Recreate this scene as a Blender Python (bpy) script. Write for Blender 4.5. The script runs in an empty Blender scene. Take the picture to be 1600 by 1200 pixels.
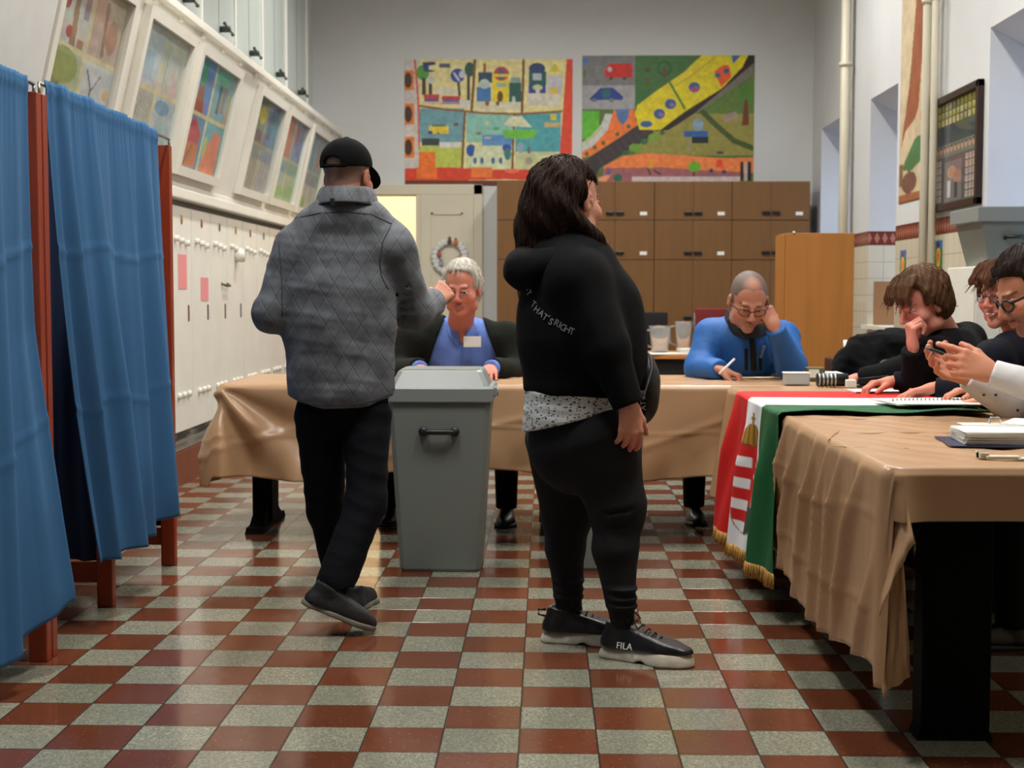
import bpy, bmesh, math, random
import numpy as np
from mathutils import Vector, Matrix
random.seed(7); rng = np.random.RandomState(5)
COL = bpy.context.scene.collection
# ------------------------------------------------------------------ camera geometry
CH = 1.1757; FPX = 2222.0
_p, _y, _r = .0638, .0237, .0011
cp_, sp_, cy_, sy_ = math.cos(_p), math.sin(_p), math.cos(_y), math.sin(_y)
CW = np.array([-sy_*cp_, cy_*cp_, -sp_]); CR = np.array([cy_, sy_, 0.0]); CU = np.cross(CR, CW)
CR, CU = math.cos(_r)*CR+math.sin(_r)*CU, -math.sin(_r)*CR+math.cos(_r)*CU
CC = np.array([0, 0, CH])
def ray(px, py): return CW+(px-800)/FPX*CR-(py-600)/FPX*CU
def at(px, py, Y):
    d = ray(px, py); return CC+d*Y/d[1]
def atz(px, py, z):
    d = ray(px, py); return CC+d*(z-CH)/d[2]
def atx(px, py, x):
    d = ray(px, py); return CC+d*x/d[0]
# ------------------------------------------------------------------ materials
def lin(c):
    out = []
    for v in c[:3]:
        v = v/255.0
        out.append(v/12.92 if v <= .04045 else ((v+.055)/1.055)**2.4)
    return out+[1.0]
MATS = {}
def mat(name, col=None, rough=.6, bump=0, bscale=60, var=0, vscale=8, metal=0, stretch=(1, 1, 1), spec=.5, vcol=False, emit=0, trans=0, ior=1.45, sheen=0, coat=0, detail=3, alpha=1):
    if name in MATS: return MATS[name]
    m = bpy.data.materials.new(name); m.use_nodes = True; MATS[name] = m
    nt = m.node_tree; b = nt.nodes['Principled BSDF']; L = nt.links
    b.inputs['Roughness'].default_value = rough; b.inputs['Metallic'].default_value = metal
    b.inputs['Specular IOR Level'].default_value = spec
    if trans: b.inputs['Transmission Weight'].default_value = trans; b.inputs['IOR'].default_value = ior
    if sheen: b.inputs['Sheen Weight'].default_value = sheen
    if coat: b.inputs['Coat Weight'].default_value = coat
    if alpha < 1: b.inputs['Alpha'].default_value = alpha
    tc = nt.nodes.new('ShaderNodeTexCoord'); mp = nt.nodes.new('ShaderNodeMapping'); mp.inputs['Scale'].default_value = stretch
    L.new(tc.outputs['Object'], mp.inputs['Vector'])
    src = None
    if vcol:
        a = nt.nodes.new('ShaderNodeAttribute'); a.attribute_name = 'Col'; src = a.outputs['Color']
    if col is not None: b.inputs['Base Color'].default_value = lin(col)
    if var:
        n = nt.nodes.new('ShaderNodeTexNoise'); n.inputs['Scale'].default_value = vscale; n.inputs['Detail'].default_value = detail
        L.new(mp.outputs[0], n.inputs['Vector'])
        mr = nt.nodes.new('ShaderNodeMapRange'); mr.inputs['From Min'].default_value = .3; mr.inputs['From Max'].default_value = .7
        mr.inputs['To Min'].default_value = 1-var; mr.inputs['To Max'].default_value = 1+var
        L.new(n.outputs['Fac'], mr.inputs['Value'])
        mx = nt.nodes.new('ShaderNodeVectorMath'); mx.operation = 'SCALE'
        if src: L.new(src, mx.inputs[0])
        else: mx.inputs[0].default_value = lin(col)[:3]
        L.new(mr.outputs[0], mx.inputs['Scale']); src = mx.outputs[0]
    if src is not None: L.new(src, b.inputs['Base Color'])
    if bump:
        n = nt.nodes.new('ShaderNodeTexNoise'); n.inputs['Scale'].default_value = bscale; n.inputs['Detail'].default_value = 4
        L.new(mp.outputs[0], n.inputs['Vector'])
        bp = nt.nodes.new('ShaderNodeBump'); bp.inputs['Strength'].default_value = bump; bp.inputs['Distance'].default_value = .01
        L.new(n.outputs['Fac'], bp.inputs['Height']); L.new(bp.outputs[0], b.inputs['Normal'])
    if emit:
        b.inputs['Emission Color'].default_value = lin(col); b.inputs['Emission Strength'].default_value = emit
    return m
# ------------------------------------------------------------------ objects
def link(name, me, m=None, parent=None, smooth=False):
    o = bpy.data.objects.new(name, me); COL.objects.link(o)
    if m is not None:
        for mm in (m if isinstance(m, (list, tuple)) else [m]): me.materials.append(mm)
    if parent is not None: o.parent = parent; o.matrix_parent_inverse = Matrix.Translation(-parent.location) if not parent.parent and parent.rotation_euler.z == 0 else Matrix()
    if smooth: me.polygons.foreach_set('use_smooth', [True]*len(me.polygons))
    return o
def tag(o, label, cat, group=None, kind=None):
    if label: o['label'] = label
    if cat: o['category'] = cat
    if group: o['group'] = group
    if kind: o['kind'] = kind
    return o
def empty(name, loc, label, cat, group=None):
    o = bpy.data.objects.new(name, None); COL.objects.link(o); o.location = [float(v) for v in loc]; o.empty_display_size = .05
    return tag(o, label, cat, group)
def plabel(o, s): o['label'] = s; return o
def dup(root, dx, label=None, group=None):
    r = root.copy(); COL.objects.link(r); r.location = Vector(root.location)+Vector([float(v) for v in dx])
    if label: r['label'] = label
    if group: r['group'] = group
    for ch in list(root.children):
        c = ch.copy(); COL.objects.link(c); c.parent = r
        for g in list(ch.children):
            d = g.copy(); COL.objects.link(d); d.parent = c
    return r
def mk_mesh(name, V, F):
    V = np.asarray(V, dtype=np.float32); F = np.asarray(F, dtype=np.int32)
    me = bpy.data.meshes.new(name); n, k = len(F), F.shape[1]
    me.vertices.add(len(V)); me.vertices.foreach_set('co', V.ravel())
    me.loops.add(n*k); me.loops.foreach_set('vertex_index', F.ravel())
    me.polygons.add(n); me.polygons.foreach_set('loop_start', np.arange(0, n*k, k, dtype=np.int32))
    me.polygons.foreach_set('loop_total', np.full(n, k, dtype=np.int32))
    me.update(calc_edges=True); me.validate(); return me
def set_col(me, C):
    a = me.color_attributes.new('Col', 'FLOAT_COLOR', 'POINT')
    C = np.asarray(C, dtype=np.float32)
    if C.shape[1] == 3: C = np.concatenate([C, np.ones((len(C), 1), np.float32)], 1)
    a.data.foreach_set('color', C.ravel())
class MB:
    """collects shapes into one mesh"""
    def __init__(s): s.bm = bmesh.new()
    def box(s, lo, hi, bev=0, rz=0, piv=None, M=None):
        lo, hi = [float(a) for a in lo], [float(a) for a in hi]
        c = [(a+b)/2 for a, b in zip(lo, hi)]; d = [max(abs(b-a), 1e-4) for a, b in zip(lo, hi)]
        r = bmesh.ops.create_cube(s.bm, size=1); vs = r['verts']
        bmesh.ops.scale(s.bm, vec=d, verts=vs); bmesh.ops.translate(s.bm, vec=c, verts=vs)
        if bev:
            es = list({e for v in vs for e in v.link_edges})
            rr = bmesh.ops.bevel(s.bm, geom=es, offset=bev, segments=2, affect='EDGES', profile=.5)
            vs = list({v for f in rr['faces'] for v in f.verts} | {v for v in vs if v.is_valid})
        if rz: bmesh.ops.rotate(s.bm, verts=vs, cent=piv or c, matrix=Matrix.Rotation(rz, 3, 'Z'))
        if M is not None: bmesh.ops.transform(s.bm, matrix=M, verts=vs)
        return vs
    def hexa(s, P):
        """8 points: bottom loop 4, top loop 4"""
        v = [s.bm.verts.new([float(a) for a in p]) for p in P]
        for f in ((3, 2, 1, 0), (4, 5, 6, 7), (0, 1, 5, 4), (1, 2, 6, 5), (2, 3, 7, 6), (3, 0, 4, 7)): s.bm.faces.new([v[i] for i in f])
        return v
    def tube(s, pts, r, n=10, caps=True):
        pts = [Vector([float(a) for a in p]) for p in pts]; rs = r if isinstance(r, (list, tuple)) else [r]*len(pts); rings = []
        up = None
        for i, p in enumerate(pts):
            t = (pts[min(i+1, len(pts)-1)]-pts[max(i-1, 0)]).normalized()
            if up is None: up = Vector((0, 0, 1)) if abs(t.z) < .9 else Vector((1, 0, 0))
            a = t.cross(up).normalized(); b = a.cross(t).normalized(); up = b
            rings.append([s.bm.verts.new(p+(a*math.cos(q)+b*math.sin(q))*rs[i]) for q in [2*math.pi*k/n for k in range(n)]])
        for A, B in zip(rings, rings[1:]):
            for k in range(n): s.bm.faces.new((A[k], A[(k+1) % n], B[(k+1) % n], B[k]))
        if caps: s.bm.faces.new(rings[0][::-1]); s.bm.faces.new(rings[-1])
    def lathe(s, c, prof, n=24):
        rings = []
        for r, z in prof:
            rings.append([s.bm.verts.new((c[0]+r*math.cos(2*math.pi*k/n), c[1]+r*math.sin(2*math.pi*k/n), c[2]+z)) for k in range(n)])
        for A, B in zip(rings, rings[1:]):
            for k in range(n): s.bm.faces.new((A[k], A[(k+1) % n], B[(k+1) % n], B[k]))
        s.bm.faces.new(rings[0][::-1]); s.bm.faces.new(rings[-1])
    def prism(s, poly, d):
        """poly: list of 3d points, d: extrusion vector"""
        a = [s.bm.verts.new([float(q) for q in p]) for p in poly]; b = [s.bm.verts.new([float(q) for q in (np.array(p)+np.array(d))]) for p in poly]
        s.bm.faces.new(a); s.bm.faces.new(b[::-1]); n = len(a)
        for k in range(n): s.bm.faces.new((a[k], b[k], b[(k+1) % n], a[(k+1) % n]))
    def ico(s, c, r, sub=2):
        rr = bmesh.ops.create_icosphere(s.bm, subdivisions=sub, radius=1)
        bmesh.ops.scale(s.bm, vec=r if isinstance(r, (list, tuple)) else (r, r, r), verts=rr['verts']); bmesh.ops.translate(s.bm, vec=[float(a) for a in c], verts=rr['verts'])
        return rr['verts']
    def build(s, name, m, parent=None, smooth=False):
        bmesh.ops.recalc_face_normals(s.bm, faces=s.bm.faces)
        me = bpy.data.meshes.new(name); s.bm.to_mesh(me); s.bm.free()
        return link(name, me, m, parent, smooth)
def box(name, lo, hi, m, parent=None, bev=0, rz=0):
    b = MB(); b.box(lo, hi, bev, rz); return b.build(name, m, parent)
def text_mesh(txt, size, depth=.001):
    cu = bpy.data.curves.new('t', 'FONT'); cu.body = txt; cu.size = size; cu.extrude = depth; cu.align_x = 'CENTER'; cu.align_y = 'CENTER'
    o = bpy.data.objects.new('t', cu); COL.objects.link(o); bpy.context.view_layer.update()
    dg = bpy.context.evaluated_depsgraph_get(); me = bpy.data.meshes.new_from_object(o.evaluated_get(dg))
    bpy.data.objects.remove(o); return me
# ------------------------------------------------------------------ grid sheets
def grid_mesh(name, P, closed_u=False):
    """P: array (nu,nv,3)"""
    nu, nv = P.shape[:2]; I = np.arange(nu*nv).reshape(nu, nv)
    if closed_u: J = np.roll(I, -1, 0)
    else: J = I[1:]; I = I[:-1]
    F = np.stack([I[:, :-1], J[:, :-1], J[:, 1:], I[:, 1:]], -1).reshape(-1, 4)
    return mk_mesh(name, P.reshape(-1, 3), F)
def snoise(shape, cell, seed=0):
    """smooth 2-D noise in 0..1"""
    r = np.random.RandomState(seed); gy, gx = max(2, int(shape[0]/cell)+2), max(2, int(shape[1]/cell)+2)
    g = r.rand(gy+1, gx+1); y = np.linspace(0, gy-.001, shape[0]); x = np.linspace(0, gx-.001, shape[1])
    yi, xi = y.astype(int), x.astype(int); fy, fx = (y-yi)[:, None], (x-xi)[None]
    fy = fy*fy*(3-2*fy); fx = fx*fx*(3-2*fx)
    return (g[yi][:, xi]*(1-fy)*(1-fx)+g[yi+1][:, xi]*fy*(1-fx)+g[yi][:, xi+1]*(1-fy)*fx+g[yi+1][:, xi+1]*fy*fx)
def solidify(o, t, off=0):
    m = o.modifiers.new('Solid', 'SOLIDIFY'); m.thickness = t; m.offset = off; return o
# ------------------------------------------------------------------ painted sheets
class Canvas:
    def __init__(s, w, h, bg, W=200, H=150):
        """w,h: size of the drawing coordinates; W,H: grid resolution"""
        s.w, s.h, s.W, s.H = w, h, W, H; s.pale = 0; s.A = np.zeros((H, W, 3)); s.A[:] = np.array(bg)/255.
        s.X, s.Y = np.meshgrid((np.arange(W)+.5)*w/W, (np.arange(H)+.5)*h/H)
    def put(s, m, c, a=1): s.A[m] = s.A[m]*(1-a)+np.array(c)/255.*a
    def rect(s, x0, y0, x1, y1, c, a=1): s.put((s.X >= x0) & (s.X <= x1) & (s.Y >= y0) & (s.Y <= y1), c, a)
    def ell(s, cx, cy, rx, ry, c, a=1): s.put(((s.X-cx)/rx)**2+((s.Y-cy)/ry)**2 <= 1, c, a)
    def ring(s, cx, cy, r, w, c, a=1): s.put(np.abs(np.hypot(s.X-cx, s.Y-cy)-r) < w, c, a)
    def poly(s, P, c, a=1):
        m = np.zeros(s.X.shape, bool); n = len(P)
        for i in range(n):
            (x0, y0), (x1, y1) = P[i], P[(i+1) % n]
            if y0 == y1: continue
            t = ((s.Y >= min(y0, y1)) & (s.Y < max(y0, y1))) & (s.X < (x1-x0)*(s.Y-y0)/(y1-y0)+x0); m ^= t
        s.put(m, c, a)
    def line(s, P, w, c, a=1):
        for (x0, y0), (x1, y1) in zip(P, P[1:]):
            dx, dy = x1-x0, y1-y0; L = dx*dx+dy*dy+1e-9; t = np.clip(((s.X-x0)*dx+(s.Y-y0)*dy)/L, 0, 1)
            s.put(np.hypot(s.X-x0-t*dx, s.Y-y0-t*dy) < w/2, c, a)
    def noise(s, amt=.08, cell=6, seed=1):
        n = snoise((s.H, s.W), cell, seed)*.6+snoise((s.H, s.W), cell/2.5, seed+9)*.4
        s.A *= (1+amt*2*(n-.5))[..., None]
    def sheet(s, name, TL, TR, BL, m, parent=None, th=.004):
        """front face spans TL,TR,BL; closed thin board behind it"""
        TL, TR, BL = map(np.array, (TL, TR, BL)); U, V = TR-TL, BL-TL; N = np.cross(V, U); N = N/np.linalg.norm(N)
        u = np.linspace(0, 1, s.W); v = np.linspace(0, 1, s.H)
        P = TL+u[None, :, None]*U+v[:, None, None]*V
        Q = np.zeros((s.H+2, s.W+2, 3)); Q[1:-1, 1:-1] = P; Q[0, 1:-1] = P[0]; Q[-1, 1:-1] = P[-1]; Q[:, 0] = Q[:, 1]; Q[:, -1] = Q[:, -2]
        bd = np.zeros((s.H+2, s.W+2), bool); bd[0] = bd[-1] = True; bd[:, 0] = bd[:, -1] = True; Q[bd] -= N*th
        A = np.zeros((s.H+2, s.W+2, 3)); A[1:-1, 1:-1] = s.A; A[0], A[-1] = A[1], A[-2]; A[:, 0], A[:, -1] = A[:, 1], A[:, -2]
        A = np.clip(A*(1-s.pale)+s.pale*.80, 0, 1); A = np.where(A <= .04045, A/12.92, ((A+.055)/1.055)**2.4)  # whitish mix puts glass reflection haze into the sheet colour
        me = grid_mesh(name, Q); set_col(me, A.reshape(-1, 3)); return link(name, me, m, parent)
# ------------------------------------------------------------------ sculpted volumes
def V3(*a): return np.array(a, float)
def nrm(v): v = np.asarray(v, float); return v/(np.linalg.norm(v)+1e-12)
class SDF:
    def __init__(s, lo, hi, h):
        s.lo = np.array(lo, float); s.h = h; s.n = np.ceil((np.array(hi)-s.lo)/h).astype(int)+1
        s.D = np.full(tuple(s.n), 1.0, np.float32)
        s.ax = [s.lo[i]+np.arange(s.n[i])*h for i in range(3)]
    def _sl(s, lo, hi, m):
        a = np.clip(np.floor((np.array(lo)-m-s.lo)/s.h).astype(int), 0, s.n); b = np.clip(np.ceil((np.array(hi)+m-s.lo)/s.h).astype(int)+1, 0, s.n)
        if (b <= a).any(): return None
        return tuple(slice(x, y) for x, y in zip(a, b))
    def _pts(s, sl):
        return (s.ax[0][sl[0]][:, None, None], s.ax[1][sl[1]][None, :, None], s.ax[2][sl[2]][None, None, :])
    def _op(s, sl, d, k, sub):
        D = s.D[sl]
        if sub:
            d = -d
            if k: hh = np.maximum(k-np.abs(D-d), 0)/k; s.D[sl] = np.maximum(D, d)+hh*hh*k/4
            else: s.D[sl] = np.maximum(D, d)
        else:
            if k: hh = np.maximum(k-np.abs(D-d), 0)/k; s.D[sl] = np.minimum(D, d)-hh*hh*k/4
            else: s.D[sl] = np.minimum(D, d)
    def cap(s, a, b, ra, rb=None, k=.01, thin=None, q=1, sub=False):
        """tapered capsule a->b; thin: unit direction squeezed by q"""
        a, b = np.array(a, float), np.array(b, float); rb = ra if rb is None else rb; R = max(ra, rb)
        sl = s._sl(np.minimum(a, b)-R, np.maximum(a, b)+R, k+s.h*3)
        if sl is None: return s
        X, Y, Z = s._pts(sl); ab = b-a; L = ab@ab+1e-12
        px, py, pz = X-a[0], Y-a[1], Z-a[2]
        t = np.clip((px*ab[0]+py*ab[1]+pz*ab[2])/L, 0, 1)
        vx, vy, vz = px-t*ab[0], py-t*ab[1], pz-t*ab[2]
        l0 = np.sqrt(vx*vx+vy*vy+vz*vz)+1e-9; r = ra+(rb-ra)*t
        if thin is not None and q != 1:
            w = nrm(thin); c = (vx*w[0]+vy*w[1]+vz*w[2])*(1/q-1)
            vx, vy, vz = vx+c*w[0], vy+c*w[1], vz+c*w[2]
            l1 = np.sqrt(vx*vx+vy*vy+vz*vz)+1e-9; d = (l1-r)*(l0/l1)
        else: d = l0-r
        s._op(sl, d, k, sub); return s
    def ell(s, c, r, M=None, k=.01, sub=False):
        """ellipsoid, M rows = local axes"""
        c, r = np.array(c, float), np.array(r, float); R = r.max()
        sl = s._sl(c-R, c+R, k+s.h*3)
        if sl is None: return s
        X, Y, Z = s._pts(sl); p = [X-c[0], Y-c[1], Z-c[2]]
        if M is not None: p = [p[0]*M[i][0]+p[1]*M[i][1]+p[2]*M[i][2] for i in range(3)]
        k0 = np.sqrt((p[0]/r[0])**2+(p[1]/r[1])**2+(p[2]/r[2])**2)+1e-9
        k1 = np.sqrt((p[0]/r[0]**2)**2+(p[1]/r[1]**2)**2+(p[2]/r[2]**2)**2)+1e-9
        s._op(sl, k0*(k0-1)/k1, k, sub); return s
    def bx(s, c, half, M=None, rnd=.005, k=.0, sub=False):
        c, half = np.array(c, float), np.array(half, float); R = np.linalg.norm(half)+rnd
        sl = s._sl(c-R, c+R, k+s.h*3)
        if sl is None: return s
        X, Y, Z = s._pts(sl); p = [X-c[0], Y-c[1], Z-c[2]]
        if M is not None: p = [p[0]*M[i][0]+p[1]*M[i][1]+p[2]*M[i][2] for i in range(3)]
        q = [np.abs(p[i])-half[i]+rnd for i in range(3)]
        d = np.sqrt(sum(np.maximum(v, 0)**2 for v in q))+np.minimum(np.maximum(np.maximum(q[0], q[1]), q[2]), 0)-rnd
        s._op(sl, d, k, sub); return s
    def plane(s, pt, n, k=0):
        """keep the side away from n"""
        X, Y, Z = s._pts((slice(None),)*3); n = nrm(n)
        d = ((X-pt[0])*n[0]+(Y-pt[1])*n[1]+(Z-pt[2])*n[2]).astype(np.float32)
        if k: hh = np.maximum(k-np.abs(s.D-d), 0)/k; s.D = np.maximum(s.D, d)+hh*hh*k/4
        else: s.D = np.maximum(s.D, d)
        return s
    def field(s, f):
        X, Y, Z = s._pts((slice(None),)*3); band = np.abs(s.D) < .06
        v = f(X+0*Y+0*Z, Y+0*X+0*Z, Z+0*X+0*Y); s.D = np.where(band, s.D+v, s.D).astype(np.float32); return s
    def clip(s, f):
        X, Y, Z = s._pts((slice(None),)*3); s.D = np.maximum(s.D, f(X, Y, Z)).astype(np.float32); return s
    def nets(s, smooth=0):
        D = s.D; D[0] = D[-1] = 1; D[:, 0] = D[:, -1] = 1; D[:, :, 0] = D[:, :, -1] = 1
        S = D < 0
        c = np.zeros(tuple(np.array(D.shape)-1), np.int8)
        offs = [(i, j, k) for i in (0, 1) for j in (0, 1) for k in (0, 1)]
        nx, ny, nz = c.shape
        for (i, j, k) in offs: c += S[i:i+nx, j:j+ny, k:k+nz]
        idx = np.argwhere((c > 0) & (c < 8)); n = len(idx)
        if n == 0: return np.zeros((0, 3)), np.zeros((0, 4), int)
        vid = np.full(c.shape, -1, np.int32); vid[tuple(idx.T)] = np.arange(n)
        pos = np.zeros((n, 3)); cnt = np.zeros(n)
        val = {o: D[idx[:, 0]+o[0], idx[:, 1]+o[1], idx[:, 2]+o[2]] for o in offs}
        for o in offs:
            for ax in range(3):
                if o[ax] == 0:
                    o2 = list(o); o2[ax] = 1; o2 = tuple(o2); a, b = val[o], val[o2]; m = (a < 0) != (b < 0)
                    t = np.where(m, a/(a-b+1e-20), 0); p = np.tile(np.array(o, float), (n, 1)); p[:, ax] += t
                    pos[m] += p[m]; cnt += m
        P = s.lo+(idx+pos/np.maximum(cnt, 1)[:, None])*s.h
        Fs = []
        for ax in range(3):
            A = S[tuple(slice(0, -1) if a == ax else slice(None) for a in range(3))]; B = S[tuple(slice(1, None) if a == ax else slice(None) for a in range(3))]
            e = np.argwhere(A != B); u, v = (ax+1) % 3, (ax+2) % 3
            e = e[(e[:, u] > 0) & (e[:, v] > 0) & (e[:, u] < c.shape[u]) & (e[:, v] < c.shape[v])]
            ins = A[tuple(e.T)]
            def g(du, dv):
                q = e.copy(); q[:, u] -= du; q[:, v] -= dv; return vid[tuple(q.T)]
            Q = np.stack([g(1, 1), g(0, 1), g(0, 0), g(1, 0)], 1); Q[~ins] = Q[~ins][:, ::-1]; Fs.append(Q)
        F = np.concatenate(Fs); F = F[(F >= 0).all(1)]
        for _ in range(smooth):
            acc = np.zeros_like(P); ct = np.zeros(n)
            for a, b in ((0, 1), (1, 2), (2, 3), (3, 0)):
                for i in range(3):
                    acc[:, i] += np.bincount(F[:, a], P[F[:, b], i], n)+np.bincount(F[:, b], P[F[:, a], i], n)
                ct += np.bincount(F[:, a], minlength=n)+np.bincount(F[:, b], minlength=n)
            P = P*.5+.5*acc/np.maximum(ct, 1)[:, None]
        return P, F
def join(parts):
    V = []; F = []; o = 0
    for v, f in parts: V.append(v); F.append(f+o); o += len(v)
    return np.concatenate(V), np.concatenate(F)
def vol(name, s, m, parent=None, smooth=1, colf=None):
    V, F = s.nets(smooth) if isinstance(s, SDF) else s
    me = mk_mesh(name, V, F)
    if colf is not None: set_col(me, colf(V))
    return link(name, me, m, parent, True)
def frame(fwd, up=(0, 0, 1)):
    """rows: right, forward, up"""
    f = nrm(fwd); r = nrm(np.cross(f, up)); return np.array([r, f, np.cross(r, f)])
def rotv(v, ax, a):
    ax = nrm(ax); v = np.array(v, float); return v*math.cos(a)+np.cross(ax, v)*math.sin(a)+ax*(ax@v)*(1-math.cos(a))

def tubes_np(paths, r0, r1, n=4):
    """paths: (K,m,3) -> V,F thin tapered strands"""
    P = np.asarray(paths, float); K, m, _ = P.shape; T = np.gradient(P, axis=1); T /= np.linalg.norm(T, axis=2, keepdims=True)+1e-9
    A = np.cross(T, np.array([.37, .61, .7])); A /= np.linalg.norm(A, axis=2, keepdims=True)+1e-9; B = np.cross(T, A); r = np.linspace(r0, r1, m)[None, :, None, None]
    a = np.arange(n)*2*math.pi/n; V = P[:, :, None]+r*(A[:, :, None]*np.cos(a)[None, None, :, None]+B[:, :, None]*np.sin(a)[None, None, :, None])
    I = np.arange(K*m*n).reshape(K, m, n); a0, a1 = I[:, :-1], I[:, 1:]; F = np.stack([a0, np.roll(a0, -1, 2), np.roll(a1, -1, 2), a1], -1).reshape(-1, 4); return V.reshape(-1, 3), F
def grow(S, seeds, flow, steps, st, off=.0012, free=.015, rs=None):
    """strands that follow the sculpted surface along flow(p, i)"""
    D = S.D; G = np.gradient(D.astype(np.float32), S.h)
    def samp(A, p):
        q = np.clip((p-S.lo)/S.h, 0, np.array(D.shape)-1.001); i = q.astype(int); f = q-i; out = 0
        for a in (0, 1):
            for b in (0, 1):
                for c in (0, 1): out = out+A[i[:, 0]+a, i[:, 1]+b, i[:, 2]+c]*((f[:, 0] if a else 1-f[:, 0])*(f[:, 1] if b else 1-f[:, 1])*(f[:, 2] if c else 1-f[:, 2]))
        return out
    p = seeds.copy(); out = [p.copy()]
    for i in range(steps):
        n = np.stack([samp(g, p) for g in G], 1); n /= np.linalg.norm(n, axis=1, keepdims=True)+1e-9; d = samp(D, p); near = (np.abs(d) < free)[:, None]
        v = flow(p, i); v = v-np.where(near, (v*n).sum(1, keepdims=True)*n, 0); v /= np.linalg.norm(v, axis=1, keepdims=True)+1e-9; p = p+v*st
        d = samp(D, p); p = p-np.where(np.abs(d)[:, None] < free, n*(d-off)[:, None], 0); out.append(p.copy())
    return np.stack(out, 1)

def thin_glass(name, refl=.06, tint=(250, 252, 251)):
    if name in MATS: return MATS[name]
    m = bpy.data.materials.new(name); m.use_nodes = True; MATS[name] = m; nt = m.node_tree; nt.nodes.remove(nt.nodes['Principled BSDF'])
    tr = nt.nodes.new('ShaderNodeBsdfTransparent'); tr.inputs[0].default_value = lin(tint); gl = nt.nodes.new('ShaderNodeBsdfGlossy'); gl.inputs['Roughness'].default_value = .04; mx = nt.nodes.new('ShaderNodeMixShader'); mx.inputs[0].default_value = refl
    nt.links.new(tr.outputs[0], mx.inputs[1]); nt.links.new(gl.outputs[0], mx.inputs[2]); nt.links.new(mx.outputs[0], nt.nodes['Material Output'].inputs['Surface']); return m
# ================================================================== SETTING
XL, XR, YB, ZC = -2.25, 2.55, 13.8, 4.75
TS = .205
def nodes(name):
    m = bpy.data.materials.new(name); m.use_nodes = True; MATS[name] = m
    return m, m.node_tree, m.node_tree.nodes['Principled BSDF'], m.node_tree.links
def mth(nt, op, a, b=None, c=None):
    n = nt.nodes.new('ShaderNodeMath'); n.operation = op
    for i, v in enumerate((a, b, c)):
        if v is None: continue
        if isinstance(v, (int, float)): n.inputs[i].default_value = v
        else: nt.links.new(v, n.inputs[i])
    return n.outputs[0]
def mixc(nt, f, a, b):
    n = nt.nodes.new('ShaderNodeMix'); n.data_type = 'RGBA'
    if isinstance(f, (int, float)): n.inputs[0].default_value = f
    else: nt.links.new(f, n.inputs[0])
    for i, v in ((6, a), (7, b)):
        if isinstance(v, (list, tuple)): n.inputs[i].default_value = lin(v)
        else: nt.links.new(v, n.inputs[i])
    return n.outputs[2]
def noise(nt, vec, scale, detail=3, out='Fac'):
    n = nt.nodes.new('ShaderNodeTexNoise'); n.inputs['Scale'].default_value = scale; n.inputs['Detail'].default_value = detail
    nt.links.new(vec, n.inputs['Vector']); return n.outputs[out]
def ramp(nt, v, a, b, c=0., d=1.):
    n = nt.nodes.new('ShaderNodeMapRange'); nt.links.new(v, n.inputs['Value'])
    for k, x in zip(('From Min', 'From Max', 'To Min', 'To Max'), (a, b, c, d)): n.inputs[k].default_value = x
    return n.outputs[0]
# --- floor
m, nt, b, L = nodes('terrazzo_tiles')
g = nt.nodes.new('ShaderNodeNewGeometry'); sx = nt.nodes.new('ShaderNodeSeparateXYZ'); L.new(g.outputs['Position'], sx.inputs[0])
u = mth(nt, 'DIVIDE', mth(nt, 'ADD', sx.outputs[0], .0672+TS*40), TS); v = mth(nt, 'DIVIDE', mth(nt, 'SUBTRACT', sx.outputs[1], 3.5736-TS*40), TS)
par = mth(nt, 'MODULO', mth(nt, 'ADD', mth(nt, 'FLOOR', u), mth(nt, 'FLOOR', v)), 2)
fu, fv = mth(nt, 'FRACT', u), mth(nt, 'FRACT', v)
eu = mth(nt, 'MINIMUM', fu, mth(nt, 'SUBTRACT', 1, fu)); ev = mth(nt, 'MINIMUM', fv, mth(nt, 'SUBTRACT', 1, fv))
gr = ramp(nt, mth(nt, 'MINIMUM', eu, ev), .007, .014, 1, 0)
cell = nt.nodes.new('ShaderNodeCombineXYZ'); L.new(mth(nt, 'FLOOR', u), cell.inputs[0]); L.new(mth(nt, 'FLOOR', v), cell.inputs[1])
wn = nt.nodes.new('ShaderNodeTexWhiteNoise'); L.new(cell.outputs[0], wn.inputs['Vector'])
vo = nt.nodes.new('ShaderNodeTexVoronoi'); vo.inputs['Scale'].default_value = 210; L.new(g.outputs['Position'], vo.inputs['Vector'])
spk = nt.nodes.new('ShaderNodeSeparateColor'); L.new(vo.outputs['Color'], spk.inputs[0])
big = noise(nt, g.outputs['Position'], 5, 4)
gray = mixc(nt, ramp(nt, spk.outputs[0], .45, 1), (126, 126, 110), (168, 165, 143)); gray = mixc(nt, ramp(nt, spk.outputs[1], .85, .92), gray, (108, 107, 96))
gray = mixc(nt, ramp(nt, big, .35, .7, 0, .35), gray, (120, 120, 106))
red = mixc(nt, ramp(nt, spk.outputs[0], .55, 1, 0, .5), (106, 58, 38), (118, 70, 48)); red = mixc(nt, ramp(nt, spk.outputs[1], .975, .985, 0, .25), red, (180, 130, 100))
red = mixc(nt, ramp(nt, big, .35, .7, 0, .35), red, (94, 50, 35))
c = mixc(nt, par, red, gray)
hsv = nt.nodes.new('ShaderNodeHueSaturation'); L.new(c, hsv.inputs['Color']); L.new(ramp(nt, wn.outputs['Value'], 0, 1, .88, 1.1), hsv.inputs['Value'])
c = mixc(nt, gr, hsv.outputs[0], (46, 36, 30)); L.new(c, b.inputs['Base Color'])
L.new(ramp(nt, noise(nt, g.outputs['Position'], 9, 5), .3, .7, .11, .19), b.inputs['Roughness']); b.inputs['Specular IOR Level'].default_value = .6
bp = nt.nodes.new('ShaderNodeBump'); bp.inputs['Strength'].default_value = .5; bp.inputs['Distance'].default_value = .002
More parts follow.
